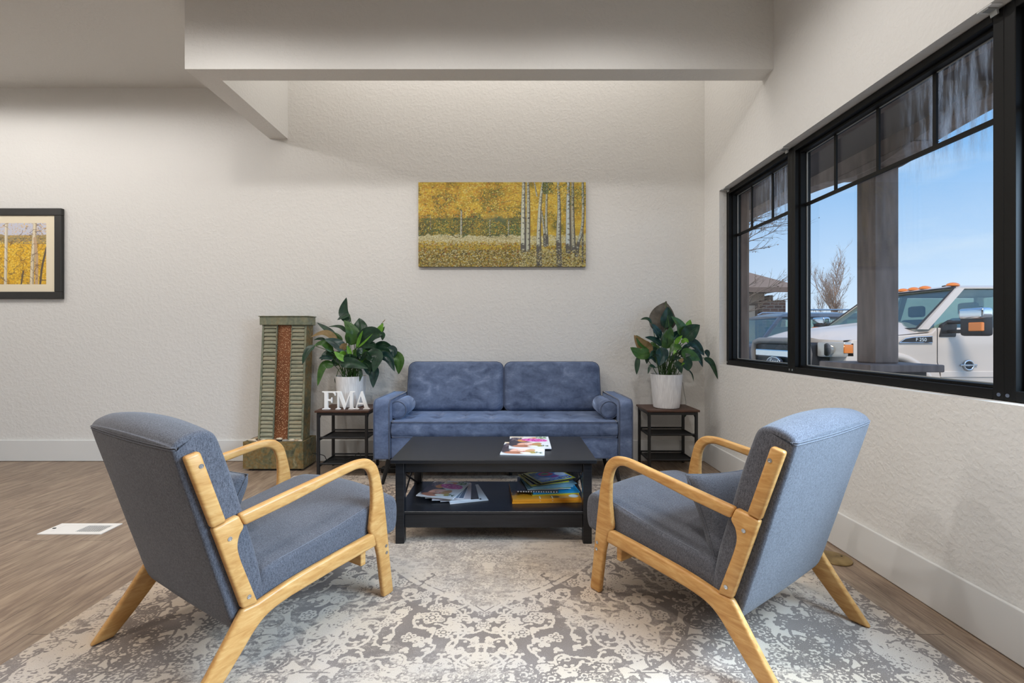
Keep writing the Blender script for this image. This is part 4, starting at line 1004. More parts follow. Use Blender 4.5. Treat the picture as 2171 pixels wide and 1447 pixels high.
sheet_stack('picture_book', 'bright blue book in the middle of the right pile', 'book', .250, 2.672, z_, .268, .23, .007, math.radians(7), 'blue_card', cover_plain((34, 142, 190), [(.8, .4, .15, .2, (60, 170, 214))])); z_ += .0075
st_ = M_('striped_spine', rough=.5); wv = st_.n('ShaderNodeTexWave'); wv.inputs['Scale'].default_value = 22; wv.inputs['Distortion'].default_value = 3; st_.l(st_.coord((1, 0, 1)), wv.inputs['Vector']); st_.color(st_.ramp(wv.outputs['Fac'], [(.42, lin((40, 36, 36))), (.55, lin((206, 202, 200)))]))
sheet_stack('picture_book', 'book with black and white striped spine in the right pile', 'book', .160, 2.680, z_, .236, .25, .008, math.radians(-2), 'paper', cover_plain((60, 54, 56)), sidemat=st_.m); z_ += .0085
sheet_stack('picture_book', 'green book with an orange oval above the striped spine', 'book', .215, 2.690, z_, .25, .22, .003, math.radians(5), 'paper', cover_plain((132, 160, 104), [(.72, .9, .1, .06, (206, 150, 60))])); z_ += .0035
for k_ in range(3):
    sheet_stack('magazine', ['lowest light blue magazine of the right pile', 'middle light blue magazine of the right pile', 'uppermost light blue magazine of the right pile'][k_], 'magazine', .213+.008*k_, 2.700+.006*k_, z_, .27, .225, .0042, math.radians(10+3*k_), 'ltblue_card', cover_plain((120, 160, 178), [(.18, .35, .1, .08, (70, 96, 140))])); z_ += .0046
ye = Art(120, 110, (204, 196, 48)); ye.rect(.07, .08, .93, .92, (80, 92, 96)); ye.ell(.5, .7, .4, .3, (176, 186, 210))
yt = Art(150, 130, (214, 206, 52)); yt.rect(.07, .13, .95, .93, (150, 176, 222))
yt.rect(.07, .13, .30, .38, (60, 92, 60)); yt.rect(.70, .13, .95, .36, (72, 96, 66))
for pts, cc in (((.24, .20, .76, .60), (34, 92, 190)), ): yt.ell(.50, .38, .30, .27, cc)
yt.ell(.48, .34, .20, .17, (190, 40, 64)); yt.ell(.46, .32, .11, .08, (70, 120, 60)); yt.ell(.60, .62, .14, .08, (150, 60, 160), -.3); yt.ell(.72, .22, .10, .14, (40, 140, 200)); yt.ell(.24, .70, .16, .10, (214, 222, 240)); yt.ell(.82, .48, .14, .16, (206, 218, 240))
yt.dabs(60, .2, .80, .62, .90, [(30, 60, 150)], 1.6, .9); yt.rect(.62, .72, .93, .90, (32, 84, 178)); yt.dabs(50, .66, .76, .90, .86, [(220, 214, 60)], 1.6, .95)
sheet_stack('magazine', 'yellow bordered magazine with a grey picture, second from top of the right pile', 'magazine', .200, 2.722, z_, .24, .212, .005, math.radians(19), 'yellow_card', ye.a); z_ += .0055
sheet_stack('magazine', 'dark spined yellow bordered magazine just below the top one of the right pile', 'magazine', .220, 2.728, z_, .24, .212, .005, math.radians(24), 'dark_card', ye.a); z_ += .0055
sheet_stack('magazine', 'yellow bordered magazine with a red and blue picture topping the right pile', 'magazine', .236, 2.732, z_, .24, .215, .005, math.radians(27), 'dark_card', yt.a)

# ================================================================ sofa
SF = 3.285
t = thing('sofa', 'blue velvet two seat sofa with a tufted seat against the back wall', 'sofa', (-.045, SF, 0)); ox = -.045
def SX(px, Y=SF): return X(px, Y)-ox
ax0, ax1, bx0, bx1 = SX(791.5), SX(826.5), SX(1313), SX(1342)
sd_ = .60                                                   # depth of the arms
armp = [(0, .202), (0, .575)]+[(.050-.050*math.cos(a), .585+.050*math.sin(a)) for a in np.linspace(.15, PI/2, 7)]+[(.30, .632), (sd_, .628), (sd_, .202)]
for a, b, s in ((ax0, ax1, 1), (bx0-.002, bx1, -1)):
    bm = bmesh.new(); pb = prism([(p[0], p[1]) for p in armp], a, b, 'x'); bevel(pb, .012, 3, 40)
    ar = obj('arm', pb, MAT['velvet'], t, angle=50)
    for x_ in (a+.003, b-.003):
        pts = [(x_, -.001, .204), (x_, -.001, .575)]+[(x_, p[0]-.002, p[1]+.001) for p in armp[2:-3]]+[(x_, .3, .634), (x_, sd_-.01, .630)]
        obj('piping', TB(pts, .0042, 8), MAT['velvet_piping'], ar, smooth=True)
obj('base', bevel(BX(ax1+.001, bx0-.003, .012, .56, .205, .358), .012, 3), MAT['velvet'], t, angle=50)
# seat cushion with two rows of buttons
cx0, cx1 = ax1+.004, bx0-.006; bm = bmesh.new(); nx_, ny_ = 150, 44
W_s = cx1-cx0; D_s = .500
btn = [(cx0+W_s*(i+.5)/8+(W_s/32 if r else -W_s/32)*0, .17+.17*r) for r in range(2) for i in range(8)]
rows = []
for j in range(ny_+1):
    row = []
    for i in range(nx_+1):
        x_ = cx0+W_s*i/nx_; y_ = .004+D_s*j/ny_
        ex = min(x_-cx0, cx1-x_); ey = min(y_-.004, .3); rr_ = .022
        dz = 0
        if ex < rr_: dz -= rr_-math.sqrt(max(0, rr_**2-(rr_-ex)**2))
        if ey < rr_: dz -= rr_-math.sqrt(max(0, rr_**2-(rr_-ey)**2))
        dd = min(math.hypot(x_-bx_, (y_-by_)) for bx_, by_ in btn)
        sx2 = min(abs(x_-bx_) for bx_, by_ in btn)
        dz -= .017*math.exp(-(dd/.030)**2)+.006*math.exp(-(dd/.07)**2)
        if .12 < y_ < .46: dz -= .0045*math.exp(-(sx2/.006)**2)
        dz -= .0045*math.exp(-((y_-.255)/.006)**2)*(1 if True else 0)
        row.append(bm.verts.new((x_, y_, .478+dz+.006*math.sin(PI*min(1, max(0, (y_)/.3)))))) 
    rows.append(row)
for j in range(ny_):
    for i in range(nx_): bm.faces.new((rows[j][i], rows[j][i+1], rows[j+1][i+1], rows[j+1][i]))
def skirt(line, inw):
    p = line
    for z2, ins in ((.44, 0), (.40, 0), (.375, .004), (.362, .016)):
        q_ = [bm.verts.new((min(max(v.co.x, cx0+ins), cx1-ins), max(v.co.y, .004+ins), z2)) for v in line]
        for k_ in range(len(line)-1): bm.faces.new((p[k_], q_[k_], q_[k_+1], p[k_+1]))
        p = q_
    return p
outline = [rows[j][0] for j in range(ny_, 0, -1)]+rows[0]+[rows[j][-1] for j in range(1, ny_+1)]
skirt(outline, 0); bmesh.ops.recalc_face_normals(bm, faces=bm.faces)
sc_ = obj('seat_cushion', bm, MAT['velvet'], t, smooth=True)
for x_, y_ in btn:
    b_m = bmesh.new(); lathe([(.002, -.004), (.011, -.002), (.0125, .001), (.009, .004), (.002, .0052)], 14, (x_, y_, .463), b_m); obj('button', b_m, MAT['velvet_piping'], sc_, smooth=True)
for z2 in (.4745, .367): obj('piping', TB([(cx0+.004, .40, z2), (cx0+.002, .03, z2), (cx0+.012, .004, z2), (cx0+.03, .000, z2), (cx1-.03, .000, z2), (cx1-.012, .004, z2), (cx1-.002, .03, z2), (cx1-.004, .4, z2)], .004, 8), MAT['velvet_piping'], sc_, smooth=True)
# back cushions lean to the wall
def backrest(xa, xb, tilt, seed):
    wx = xb-xa; hz = .415; n = 30; bm = bmesh.new(); S = {}
    for s_ in (1, -1):
        for i in range(n+1):
            for j in range(n+1):
                a = -1+2*i/n; b = -1+2*j/n
                edge = (abs(a) == 1 or abs(b) == 1)
                # rounded rectangle outline
                ca_ = a*wx/2; cb_ = b*hz/2; rc = .06
                qx_, qy_ = max(0, abs(ca_)-(wx/2-rc)), max(0, abs(cb_)-(hz/2-rc))
                m_ = max(qx_, qy_)
                if m_ > 0 and qx_ > 0 and qy_ > 0:
                    l_ = math.hypot(qx_, qy_); f_s = m_/l_
                    ca_ = math.copysign(wx/2-rc+qx_*f_s, ca_); cb_ = math.copysign(hz/2-rc+qy_*f_s, cb_)
                th_ = .055*(max(0, 1-a**8)*max(0, 1-b**8))**.5+.018
                wr = .004*math.sin(a*9+seed+b*5)*math.sin(b*7+seed*2)*(1-a*a)*(1-b*b)+.003*math.sin(24*a+seed)*(abs(b)**3)*(1-a*a)
                S[(s_, i, j)] = bm.verts.new((ca_, -s_*(th_+wr), cb_))
        for i in range(n):
            for j in range(n):
                f = [S[(s_, i, j)], S[(s_, i+1, j)], S[(s_, i+1, j+1)], S[(s_, i, j+1)]]; bm.faces.new(f if s_ == 1 else f[::-1])
    rim = [(i, 0) for i in range(n)]+[(n, j) for j in range(n)]+[(i, n) for i in range(n, 0, -1)]+[(0, j) for j in range(n, 0, -1)]
    for k_ in range(len(rim)):
        a_, b_ = rim[k_], rim[(k_+1) % len(rim)]; bm.faces.new((S[(1,)+a_], S[(-1,)+a_], S[(-1,)+b_], S[(1,)+b_]))
    R_ = Matrix.Translation(((xa+xb)/2, .555, .475+hz/2*math.cos(tilt)-.003)) @ Matrix.Rotation(-tilt, 4, 'X')
    rings = [[(S[(s2,)+q_].co.copy()) for q_ in rim] for s2 in (1, -1)]
    bm.transform(R_); bmesh.ops.recalc_face_normals(bm, faces=bm.faces)
    o = obj('back_cushion', bm, MAT['velvet'], t, smooth=True)
    for rg in rings: obj('piping', TB([R_ @ v for v in rg], .0042, 8, True), MAT['velvet_piping'], o, smooth=True)
YC = SF+.50
xm = X(1068, YC)-ox
backrest(X(862.5, YC)-ox, xm-.003, math.radians(14), 1.0)
backrest(xm+.003, X(1274, YC)-ox, math.radians(14), 2.3)
obj('back_support', bevel(BX(ax1+.03, bx0-.03, .575, .62, .25, .50), .01, 2), MAT['velvet'], t)
for x_, sx_ in ((ax0+.10, -1), (bx1-.13, 1)):
    for y_, sy in ((.07, -1), (.50, 1)):
        obj('leg', TB([(x_, y_, .203), (x_+sx_*.045, y_+sy*.03, .001 if sy > 0 else RZ+.001)], [.021, .012], 14), MAT['black'], t, angle=40)
obj('leg', TB([(.05, .28, .205), (.05, .28, .001)], [.02, .014], 14), MAT['black'], t, angle=40)
def bolster(label, xc, ya, yb, xo):
    r = .065; L_ = yb-ya
    prof = [(.002, 0), (.02, .000), (.045, .002), (.056, .006), (r, .014), (r+.001, L_*.5), (r, L_-.014), (.056, L_-.006), (.045, L_-.002), (.02, L_), (.002, L_)]
    bm = lathe(prof, 40); bm.transform(Matrix.Rotation(-PI/2, 4, 'X')); 
    o = obj('bolster_pillow', bm, MAT['velvet'], None, smooth=True); o.location = (xc, ya, .551); o.rotation_euler = (0, 0, xo)
    for y_ in (.010, L_-.010):
        obj('piping', TB([(.0645*math.cos(a), y_, .0645*math.sin(a)) for a in np.linspace(0, 2*PI, 41)[:-1]], .003, 6, True), MAT['velvet_piping'], o, smooth=True)
    tag(o, label, 'pillow', 'bolsters at the ends of the sofa')
bolster('round blue bolster lying against the left sofa arm', X(839.5, 3.345)+.008, 3.345, 3.70, math.radians(0))
bolster('round blue bolster lying against the right sofa arm', X(1295, 3.345)-.010, 3.345, 3.70, math.radians(0))

# ================================================================ side tables
def side_table(label, xa, xb, ya, yb, zt, ext):
    t = thing('side_table', label, 'side table', ((xa+xb)/2, (ya+yb)/2, 0), 0, 'matching side tables flanking the sofa')
    hx_, hy_ = (xb-xa)/2, (yb-ya)/2; lw_ = .021
    obj('tabletop', bevel(BX(-hx_-.012, hx_+.012, -hy_-.012, hy_+.010, zt-.016, zt), .002, 1), MAT['walnut'], t)
    for sx_ in (-1, 1):
        for sy in (-1, 1):
            lg = obj('leg', bevel(BX(*sorted((sx_*hx_, sx_*(hx_-lw_))), *sorted((sy*hy_, sy*(hy_-lw_))), .004, zt-.0165), .002, 1), MAT['black_metal'], t)
            x_, y_ = sx_*(hx_-lw_/2), sy*(hy_-lw_/2)
            obj('foot_pad', lathe([(.009, .0005), (.010, .0038)], 12, (x_, y_, 0)), MAT['black'], lg)
        for z2 in (zt-.030,):
            obj('rail', BX(*sorted((sx_*(hx_-.002), sx_*(hx_-lw_+.004))), -hy_+lw_, hy_-lw_, z2-.010, z2+.010), MAT['black_metal'], t)
        for sy in (-1, 1):
            obj('gusset', prism([(sy*(hy_-lw_), zt-.040), (sy*(hy_-lw_), zt-.085), (sy*(hy_-lw_-.05), zt-.040)], *sorted((sx_*(hx_-.008), sx_*(hx_-.012))), 'x'), MAT['black_metal'], t)
    for sy in (-1, 1): obj('rail', BX(-hx_+lw_, hx_-lw_, *sorted((sy*(hy_-.002), sy*(hy_-lw_+.004))), zt-.040, zt-.020), MAT['black_metal'], t)
    for z2 in (.303, .098):
        for sy in (-1, 1): obj('shelf_rod', TB([(-hx_+lw_-.001, sy*(hy_-.012), z2), (hx_-lw_+.001, sy*(hy_-.012), z2)], .0075, 8), MAT['black_metal'], t)
        zc = z2-.012; y_a, y_b = -hy_+.026, hy_-.026
        for x_ in (-hx_+.022, hx_-.022): obj('side_bar', BX(x_-.004, x_+.004, -hy_+.012, hy_-.012, zc-.010, zc+.008), MAT['black_metal'], t)
        bm = bmesh.new(); n_ = 19
        for k_ in range(n_):
            y_ = y_a+(y_b-y_a)*k_/(n_-1); box(bm, -hx_+.026, hx_-.026, y_-.0042, y_+.0042, zc-.001, zc+.001)
        for x_ in np.linspace(-hx_+.026, hx_-.026, 4): box(bm, x_-.010, x_+.010, y_a, y_b, zc-.0018, zc-.0008)
        obj('slotted_shelf', bm, MAT['black_metal'], t)
    return t
LTZ = .518; RTZ = .503
side_table('walnut topped black metal side table left of the sofa, carrying white letters', X(671, 3.545), X(779, 3.545), 3.545, 3.865, LTZ, 0)
side_table('walnut topped black metal side table right of the sofa in the corner', X(1374.5, 3.655), X(1480, 3.655), 3.655, 3.955, RTZ, 0)

# letters F M A
def letter(nm, label, polys, x, y, s, wx=1.0):
    bm = bmesh.new()
    for p in polys: addbm(bm, prism([(a*wx, b) for a, b in p], 0, .018/s))
    bm.transform(Matrix.Scale(s, 4)); o = obj(nm, bevel(bm, .0012, 1, 60), MAT['letter'], None); o.location = (x, y, LTZ+.0006)
    return tag(o, label, 'letter', 'white letters standing on the left side table')
MAT['letter'] = M_('white_letter', lin((248, 247, 244)), .45).m
Fp = [[(0, 0), (.46, 0), (.46, .045), (.36, .075), (.34, .12), (.34, .46), (.50, .46), (.53, .36), (.58, .36), (.58, .66), (.53, .66), (.50, .56), (.34, .56), (.34, .92), (.62, .92), (.70, .87), (.74, .76), (.79, .76), (.77, 1), (0, 1), (0, .955), (.11, .925), (.13, .88), (.13, .12), (.11, .075), (0, .045)]]
Mp = [[(0, 0), (.33, 0), (.33, .045), (.24, .075), (.225, .12), (.225, .74), (.56, 0), (.62, 0), (.94, .76), (.94, .12), (.92, .075), (.84, .045), (.84, 0), (1.27, 0), (1.27, .045), (1.17, .075), (1.15, .12), (1.15, .88), (1.17, .925), (1.27, .955), (1.27, 1), (.96, 1), (.66, .30), (.35, 1), (0, 1), (0, .955), (.10, .925), (.12, .88), (.12, .12), (.10, .075), (0, .045)]]
Ap = [[(0, 0), (.34, 0), (.34, .045), (.24, .075), (.235, .13), (.285, .27), (.655, .27), (.71, .11), (.70, .07), (.62, .045), (.62, 0), (1.06, 0), (1.06, .045), (.98, .075), (.94, .13), (.60, 1), (.50, 1), (.15, .14), (.10, .075), (0, .045)]]
def a_with_hole():
    """letter A: two halves meeting at the counter"""
    left = [(0, 0), (.34, 0), (.34, .045), (.24, .075), (.235, .13), (.285, .27), (.47, .27), (.47, .36), (.325, .36), (.47, .74), (.47, .96), (.15, .14), (.10, .075), (0, .045)]
    right = [(.47, .27), (.655, .27), (.71, .11), (.70, .07), (.62, .045), (.62, 0), (1.06, 0), (1.06, .045), (.98, .075), (.94, .13), (.60, 1), (.49, 1), (.47, .96), (.47, .74), (.615, .36), (.47, .36)]
    return [left, right]
YLT = 3.585
letter('letter_f', 'white serif letter F at the left of the row', Fp, X(682.5, YLT), YLT, .143, .95)
letter('letter_m', 'white serif letter M in the middle, before the pot', Mp, X(711, YLT), YLT, .143, .84)
letter('letter_a', 'white serif letter A at the right of the row', a_with_hole(), X(749.5, YLT), YLT+.004, .143, .82)
# loose cables
m_cab = MAT['black']
zz_ = .098-.012+.0045
xa_, xb_ = X(690, 3.6), X(800, 3.7)
pts = [(X(660, 3.75), 3.76, .13), (X(684, 3.7), 3.72, .12), (X(692, 3.66), 3.68, zz_+.002), (X(715, 3.7), 3.72, zz_), (X(735, 3.68), 3.70, zz_), (X(748, 3.66), 3.68, zz_+.03), (X(757, 3.66), 3.70, zz_+.055), (X(763, 3.66), 3.69, zz_+.02), (X(755, 3.66), 3.66, zz_+.002), (X(770, 3.66), 3.69, zz_+.01), (X(778, 3.66), 3.70, zz_)]
o = obj('looped_cable', TB(spline(pts, 8), .0032, 6), MAT['black'], None, smooth=True); tag(o, 'thin black cable looping over the bottom shelf of the left side table', 'cable')
o = thing('power_strip', 'black power strip with cord lying on the floor under the left end of the sofa', 'power strip', (X(838, 3.70), 3.66, 0))
obj('housing', bevel(BX(-.10, .12, -.03, .03, .001, .045), .008, 2), MAT['black'], o)
obj('plug', bevel(BX(-.03, .03, -.024, .02, .0455, .085), .008, 2), MAT['black'], o)
obj('cord', TB(spline([(-.10, 0, .02), (-.14, .01, .01), (-.16, .06, .006), (-.11, .10, .006), (-.03, .09, .006)], 6), .004, 6), MAT['black'], o, smooth=True)

# ================================================================ potted peace lilies
def leaf(bm, pts, width, roll, slot, fold=.25, wave=0.0, droop=True, ns=14, tipw=1.0):
    """one leaf blade: midrib through pts, full width in metres, rolled about its midrib"""
    ps = [Vector(p) for p in spline([tuple(p) for p in pts], max(3, ns//(len(pts)-1)))]; n_ = len(ps); nw = 4; rows = []
    for i, p in enumerate(ps):
        t_ = i/(n_-1); T = (ps[min(i+1, n_-1)]-ps[max(i-1, 0)]).normalized()
        view = Vector((0, -1, .45)).normalized(); Nn = (view-T*view.dot(T))
        Nn = Nn.normalized() if Nn.length > .1 else Vector((0, 0, 1)); S = T.cross(Nn).normalized()
        R_ = Matrix.Rotation(roll, 3, T); S = R_ @ S; Nv = R_ @ Nn
        wd = width*1.18/2*(t_**.55*(1-t_)**.9)/.382
        if t_ < .03: wd = width*.02
        row = []
        for j in range(-nw, nw+1):
            a = j/nw; h_ = fold*wd*abs(a)-fold*.5*wd*a*a+wave*math.sin(t_*14+a*3)*abs(a)*wd
            row.append(bm.verts.new(p+S*a*wd+Nv*h_))
        rows.append(row)
    for A, B in zip(rows, rows[1:]):
        for j in range(2*nw):
            f = bm.faces.new((A[j], A[j+1], B[j+1], B[j])); f.material_index = slot; f.smooth = True
    if width > .03:
        n0 = len(bm.faces); tube(bm, [p for p in ps[:-2]], [.0014*(1-.7*i/len(ps)) for i in range(len(ps)-2)], 4, cap=False); bm.faces.ensure_lookup_table()
        for f in bm.faces[n0:]: f.material_index = 1 if slot in (0, 5) else slot
def lily(label, org, sc, Yc, specs, potpx, top_y, bot_y, tz, seed):
    """specs: list of (midrib pixels in a crop of the photo, depths, width, kind, roll)"""
    rr = random.Random(seed)
    cx_ = X((potpx[0]+potpx[1])/2, Yc); rt = (potpx[1]-potpx[0])/2/F*Yc; zt_ = Z(top_y, Yc); hp = zt_-tz
    t = thing('potted_peace_lily', label, 'potted plant', (cx_, Yc, tz+.0006), 0, 'peace lilies flanking the sofa')
    rb = rt*.80
    prof = [(rb-.008, 0), (rb, .004), (rb+.003, .02), (rt-.001, hp-.004), (rt, hp), (rt-.005, hp), (rt-.008, hp-.006), (rt-.010, hp-.04), (rt-.03, hp-.045)]
    obj('pot', lathe(prof, 56), MAT['pot'], t, angle=40)
    obj('soil', lathe([(rt-.012, hp-.044), (rt-.012, hp-.03), (rt*.5, hp-.022), (.003, hp-.02)], 32), MAT['soil'], t, smooth=True)
    bm = bmesh.new(); sb = bmesh.new(); o0 = Vector((cx_, Yc, tz))
    for (mids, dy, wd, kind, roll) in specs:
        n_ = len(mids); P3 = []
        for i, (a, b) in enumerate(mids):
            Y_ = Yc+dy[0]+(dy[1]-dy[0])*i/(n_-1); Y_ = min(Y_, DW-.03); P3.append(PX(org[0]+a*sc, org[1]+b*sc, Y_)-o0)
        leaf(bm, P3, wd*sc/F*Yc, roll, kind, fold=rr.uniform(.15, .4), wave=rr.uniform(.02, .10))
        root_ = Vector((rr.uniform(-.45, .45)*rt, rr.uniform(-.45, .45)*rt, hp-.03)); st = P3[0]
        if (st-root_).length > .03:
            md = root_.lerp(st, .55)+Vector((0, 0, .05*(1 if st.z > root_.z else .5)))
            if st.z < hp+.01: md = Vector((st.x*.7, st.y*.7-.01, hp+.06))
            tube(sb, [tuple(v) for v in spline([tuple(root_), tuple(md), tuple(st)], 6)], .0028, 6)
    # upright young shoots and inner leaves filling the heart of the plant
    for i in range(26):
        a = rr.uniform(0, 2*PI); r_ = rr.uniform(.1, .5)*rt; p0 = Vector((r_*math.cos(a), r_*math.sin(a), hp-.02))
        hgt = rr.uniform(.09, .22); sp_ = rr.uniform(.02, .11); p1 = p0+Vector((math.cos(a)*sp_*.5, math.sin(a)*sp_*.5, hgt*.6)); p2 = p0+Vector((math.cos(a)*sp_, math.sin(a)*sp_*.8, hgt))
        tube(sb, [tuple(v) for v in spline([tuple(p0), tuple(p1), tuple(p2)], 4)], .0026, 6)
        if i % 2 == 0:
            p3 = p2+Vector((math.cos(a)*rr.uniform(.03, .09), math.sin(a)*rr.uniform(.02, .06), rr.uniform(.0, .07))); p4 = p3+Vector((math.cos(a)*.04, math.sin(a)*.03, rr.uniform(-.05, .02)))
            leaf(bm, [p2, p3, p4], rr.uniform(.028, .045), rr.uniform(-.8, .8), rr.choice((0, 1, 1, 0, 5, 0, 2)), fold=.3, wave=.05)
    fo = obj('foliage', bm, LEAF, t); obj('stems', sb, LEAF[1], t, smooth=True)
    return t
Lsp = [([(625, 335), (560, 220), (592, 52)], (0, .02), 92, 0, .3), ([(628, 240), (560, 262), (490, 300)], (-.01, -.03), 55, 0, .2),
 ([(640, 575), (655, 440), (565, 300)], (-.03, -.05), 135, 1, .5), ([(625, 560), (600, 470), (590, 350)], (-.03, -.05), 60, 1, -.9),
 ([(740, 545), (745, 400), (732, 278)], (.03, .09), 165, 0, -.2),
 ([(700, 560), (860, 455), (1000, 465)], (-.02, -.05), 150, 0, .35), ([(955, 450), (990, 470), (985, 525)], (-.05, -.05), 55, 0, .2),
 ([(905, 505), (950, 420), (996, 333)], (-.03, -.02), 66, 2, .2), ([(925, 480), (975, 425), (1012, 370)], (-.02, -.01), 34, 1, .7), ([(985, 330), (1005, 310), (1020, 292)], (-.02, -.02), 8, 3, 0),
 ([(705, 600), (735, 500), (772, 412)], (-.05, -.06), 30, 2, .6), ([(720, 600), (790, 540), (880, 450)], (-.05, -.06), 18, 2, .3),
 ([(700, 605), (840, 585), (948, 636)], (-.04, -.08), 48, 0, .4), ([(880, 605), (1000, 560), (1138, 635)], (.03, .02), 55, 0, .5), ([(1040, 610), (1105, 640), (1112, 712)], (.0, -.02), 85, 5, .1),
 ([(900, 650), (1000, 630), (1080, 660)], (-.02, -.02), 80, 0, .4),
 ([(1065, 670), (1165, 740), (1165, 895)], (.0, -.02), 115, 1, .1), ([(930, 680), (1050, 715), (1122, 865)], (-.04, -.08), 85, 5, .2),
 ([(800, 690), (925, 700), (885, 878)], (-.08, -.14), 125, 0, .1), ([(790, 790), (890, 870), (884, 1045)], (-.06, -.12), 115, 5, .2), ([(770, 760), (830, 800), (850, 900)], (-.06, -.10), 90, 0, .5),
 ([(515, 775), (650, 770), (832, 832)], (-.10, -.14), 100, 0, .2), ([(560, 760), (640, 710), (740, 760)], (-.08, -.10), 80, 0, .8),
 ([(745, 840), (752, 900), (736, 978)], (-.12, -.15), 38, 0, .3), ([(590, 645), (480, 555), (350, 508)], (-.05, -.08), 105, 5, .3),
 ([(492, 515), (350, 440), (195, 490)], (-.02, -.04), 80, 3, .5), ([(492, 520), (400, 420), (268, 328)], (.02, .02), 62, 0, .3), ([(602, 440), (520, 375), (392, 372)], (.0, .02), 48, 0, .5),
 ([(445, 645), (340, 555), (225, 590)], (-.05, -.10), 80, 1, .4), ([(245, 580), (165, 650), (108, 788)], (-.10, -.13), 85, 0, .3), ([(370, 530), (300, 505), (232, 520)], (.02, .02), 45, 0, .5),
 ([(460, 690), (380, 670), (312, 745)], (-.03, -.06), 95, 0, .3), ([(452, 800), (340, 805), (273, 1028)], (-.06, -.11), 90, 1, .2),
 ([(585, 750), (520, 700), (455, 645)], (-.10, -.12), 60, 2, .3), ([(545, 535), (505, 480), (450, 430)], (.02, .02), 38, 1, .4),
 ([(520, 780), (470, 760), (445, 800)], (-.03, -.04), 90, 0, .2), ([(640, 700), (620, 640), (600, 575)], (-.09, -.1), 40, 2, .2), ([(480, 920), (470, 960), (480, 1010)], (-.02, -.02), 18, 0, .2),
 ([(660, 680), (760, 650), (830, 640)], (-.07, -.09), 60, 1, .5), ([(540, 640), (560, 590), (600, 560)], (-.06, -.06), 60, 3, .5)]
lily('peace lily with one very tall leaf in a white pot behind the white letters', (620, 620), .19345, 3.765, Lsp, (712, 776.5), 796, 862, LTZ, 4)
Rsp = [([(480, 470), (470, 290), (510, 108)], (.06, .09), 270, 4, -.15), ([(505, 120), (512, 110), (505, 100)], (.08, .08), 20, 4, 0), ([(500, 420), (525, 300), (535, 165)], (.04, .06), 140, 0, .1),
 ([(505, 665), (540, 530), (570, 395)], (-.06, -.08), 125, 1, .3), ([(500, 640), (490, 540), (520, 430)], (-.05, -.06), 70, 0, -.7),
 ([(705, 515), (680, 390), (575, 278)], (-.02, -.03), 120, 1, .2), ([(765, 445), (780, 380), (800, 318)], (.02, .04), 68, 2, .1),
 ([(715, 560), (805, 460), (912, 380)], (-.04, -.06), 150, 0, .15), ([(450, 545), (400, 450), (335, 360)], (-.03, -.02), 85, 5, .2), ([(345, 365), (290, 310), (208, 318)], (-.02, -.02), 50, 0, .4),
 ([(462, 625), (380, 560), (262, 525)], (-.04, -.05), 85, 5, .3), ([(355, 690), (235, 620), (133, 500)], (-.02, .0), 125, 3, -.3), ([(330, 680), (220, 590), (160, 500)], (-.015, .005), 95, 1, .2),
 ([(325, 725), (200, 720), (90, 645)], (-.05, -.04), 118, 1, -.1), ([(185, 750), (172, 860), (165, 968)], (-.05, -.07), 52, 0, .3), ([(435, 650), (465, 740), (428, 868)], (-.10, -.13), 125, 5, .1),
 ([(625, 610), (650, 560), (705, 505)], (-.08, -.1), 48, 2, .2), ([(690, 590), (740, 560), (780, 590)], (-.08, -.1), 44, 2, .4), ([(690, 690), (800, 740), (915, 800)], (-.08, -.10), 120, 1, .1),
 ([(755, 560), (870, 620), (965, 745)], (-.04, -.06), 90, 5, .3), ([(800, 680), (890, 740), (945, 880)], (-.06, -.08), 62, 5, .2), ([(960, 770), (1050, 830), (1125, 1025)], (-.04, -.06), 56, 0, .4),
 ([(965, 690), (1000, 710), (1012, 768)], (-.02, -.03), 50, 5, .3), ([(700, 775), (755, 840), (775, 925)], (-.10, -.12), 120, 0, .2), ([(680, 780), (690, 800), (700, 830)], (-.13, -.14), 50, 3, .2),
 ([(608, 830), (665, 860), (697, 955)], (-.11, -.13), 72, 0, .3), ([(770, 900), (820, 965), (838, 1052)], (-.05, -.06), 14, 0, .2), ([(362, 755), (300, 760), (283, 842)], (-.03, -.04), 62, 0, .3),
 ([(392, 885), (330, 870), (297, 962)], (-.06, -.08), 38, 0, .3), ([(700, 650), (620, 640), (560, 700)], (-.09, -.1), 95, 1, .3), ([(600, 560), (640, 500), (690, 460)], (.0, .02), 90, 5, .2), ([(640, 700), (620, 690), (600, 730)], (-.13, -.14), 30, 2, .3),
 ([(560, 800), (600, 770), (690, 770)], (-.08, -.1), 60, 0, .4), ([(740, 1380), (745, 1410), (735, 1447)], (-.02, -.02), 22, 4, .2)]
Rsp = Rsp[:-1]
lily('peace lily with a big withered grey leaf in a white pot in the corner', (1320, 620), .17974, 3.79, Rsp, (1379.5, 1445.5), 792, 855, RTZ, 8)
o = bmesh.new(); leaf(o, [PX(1452.5, 865, 3.86), PX(1455, 873, 3.86), PX(1451, 885, 3.855)], .022, .3, 0)
tube(o, [PX(1447, 810, 3.90), PX(1451, 835, 3.968), PX(1454, 850, 3.970), PX(1454, 866, 3.87)], .0014, 5)
for f in o.faces: f.material_index = 0
o = obj('fallen_leaf', o, MAT['leafdry'] if 'leafdry' in MAT else LEAF[0]); tag(o, 'single dark withered leaf dangling on its stem behind the right side table', 'leaf')

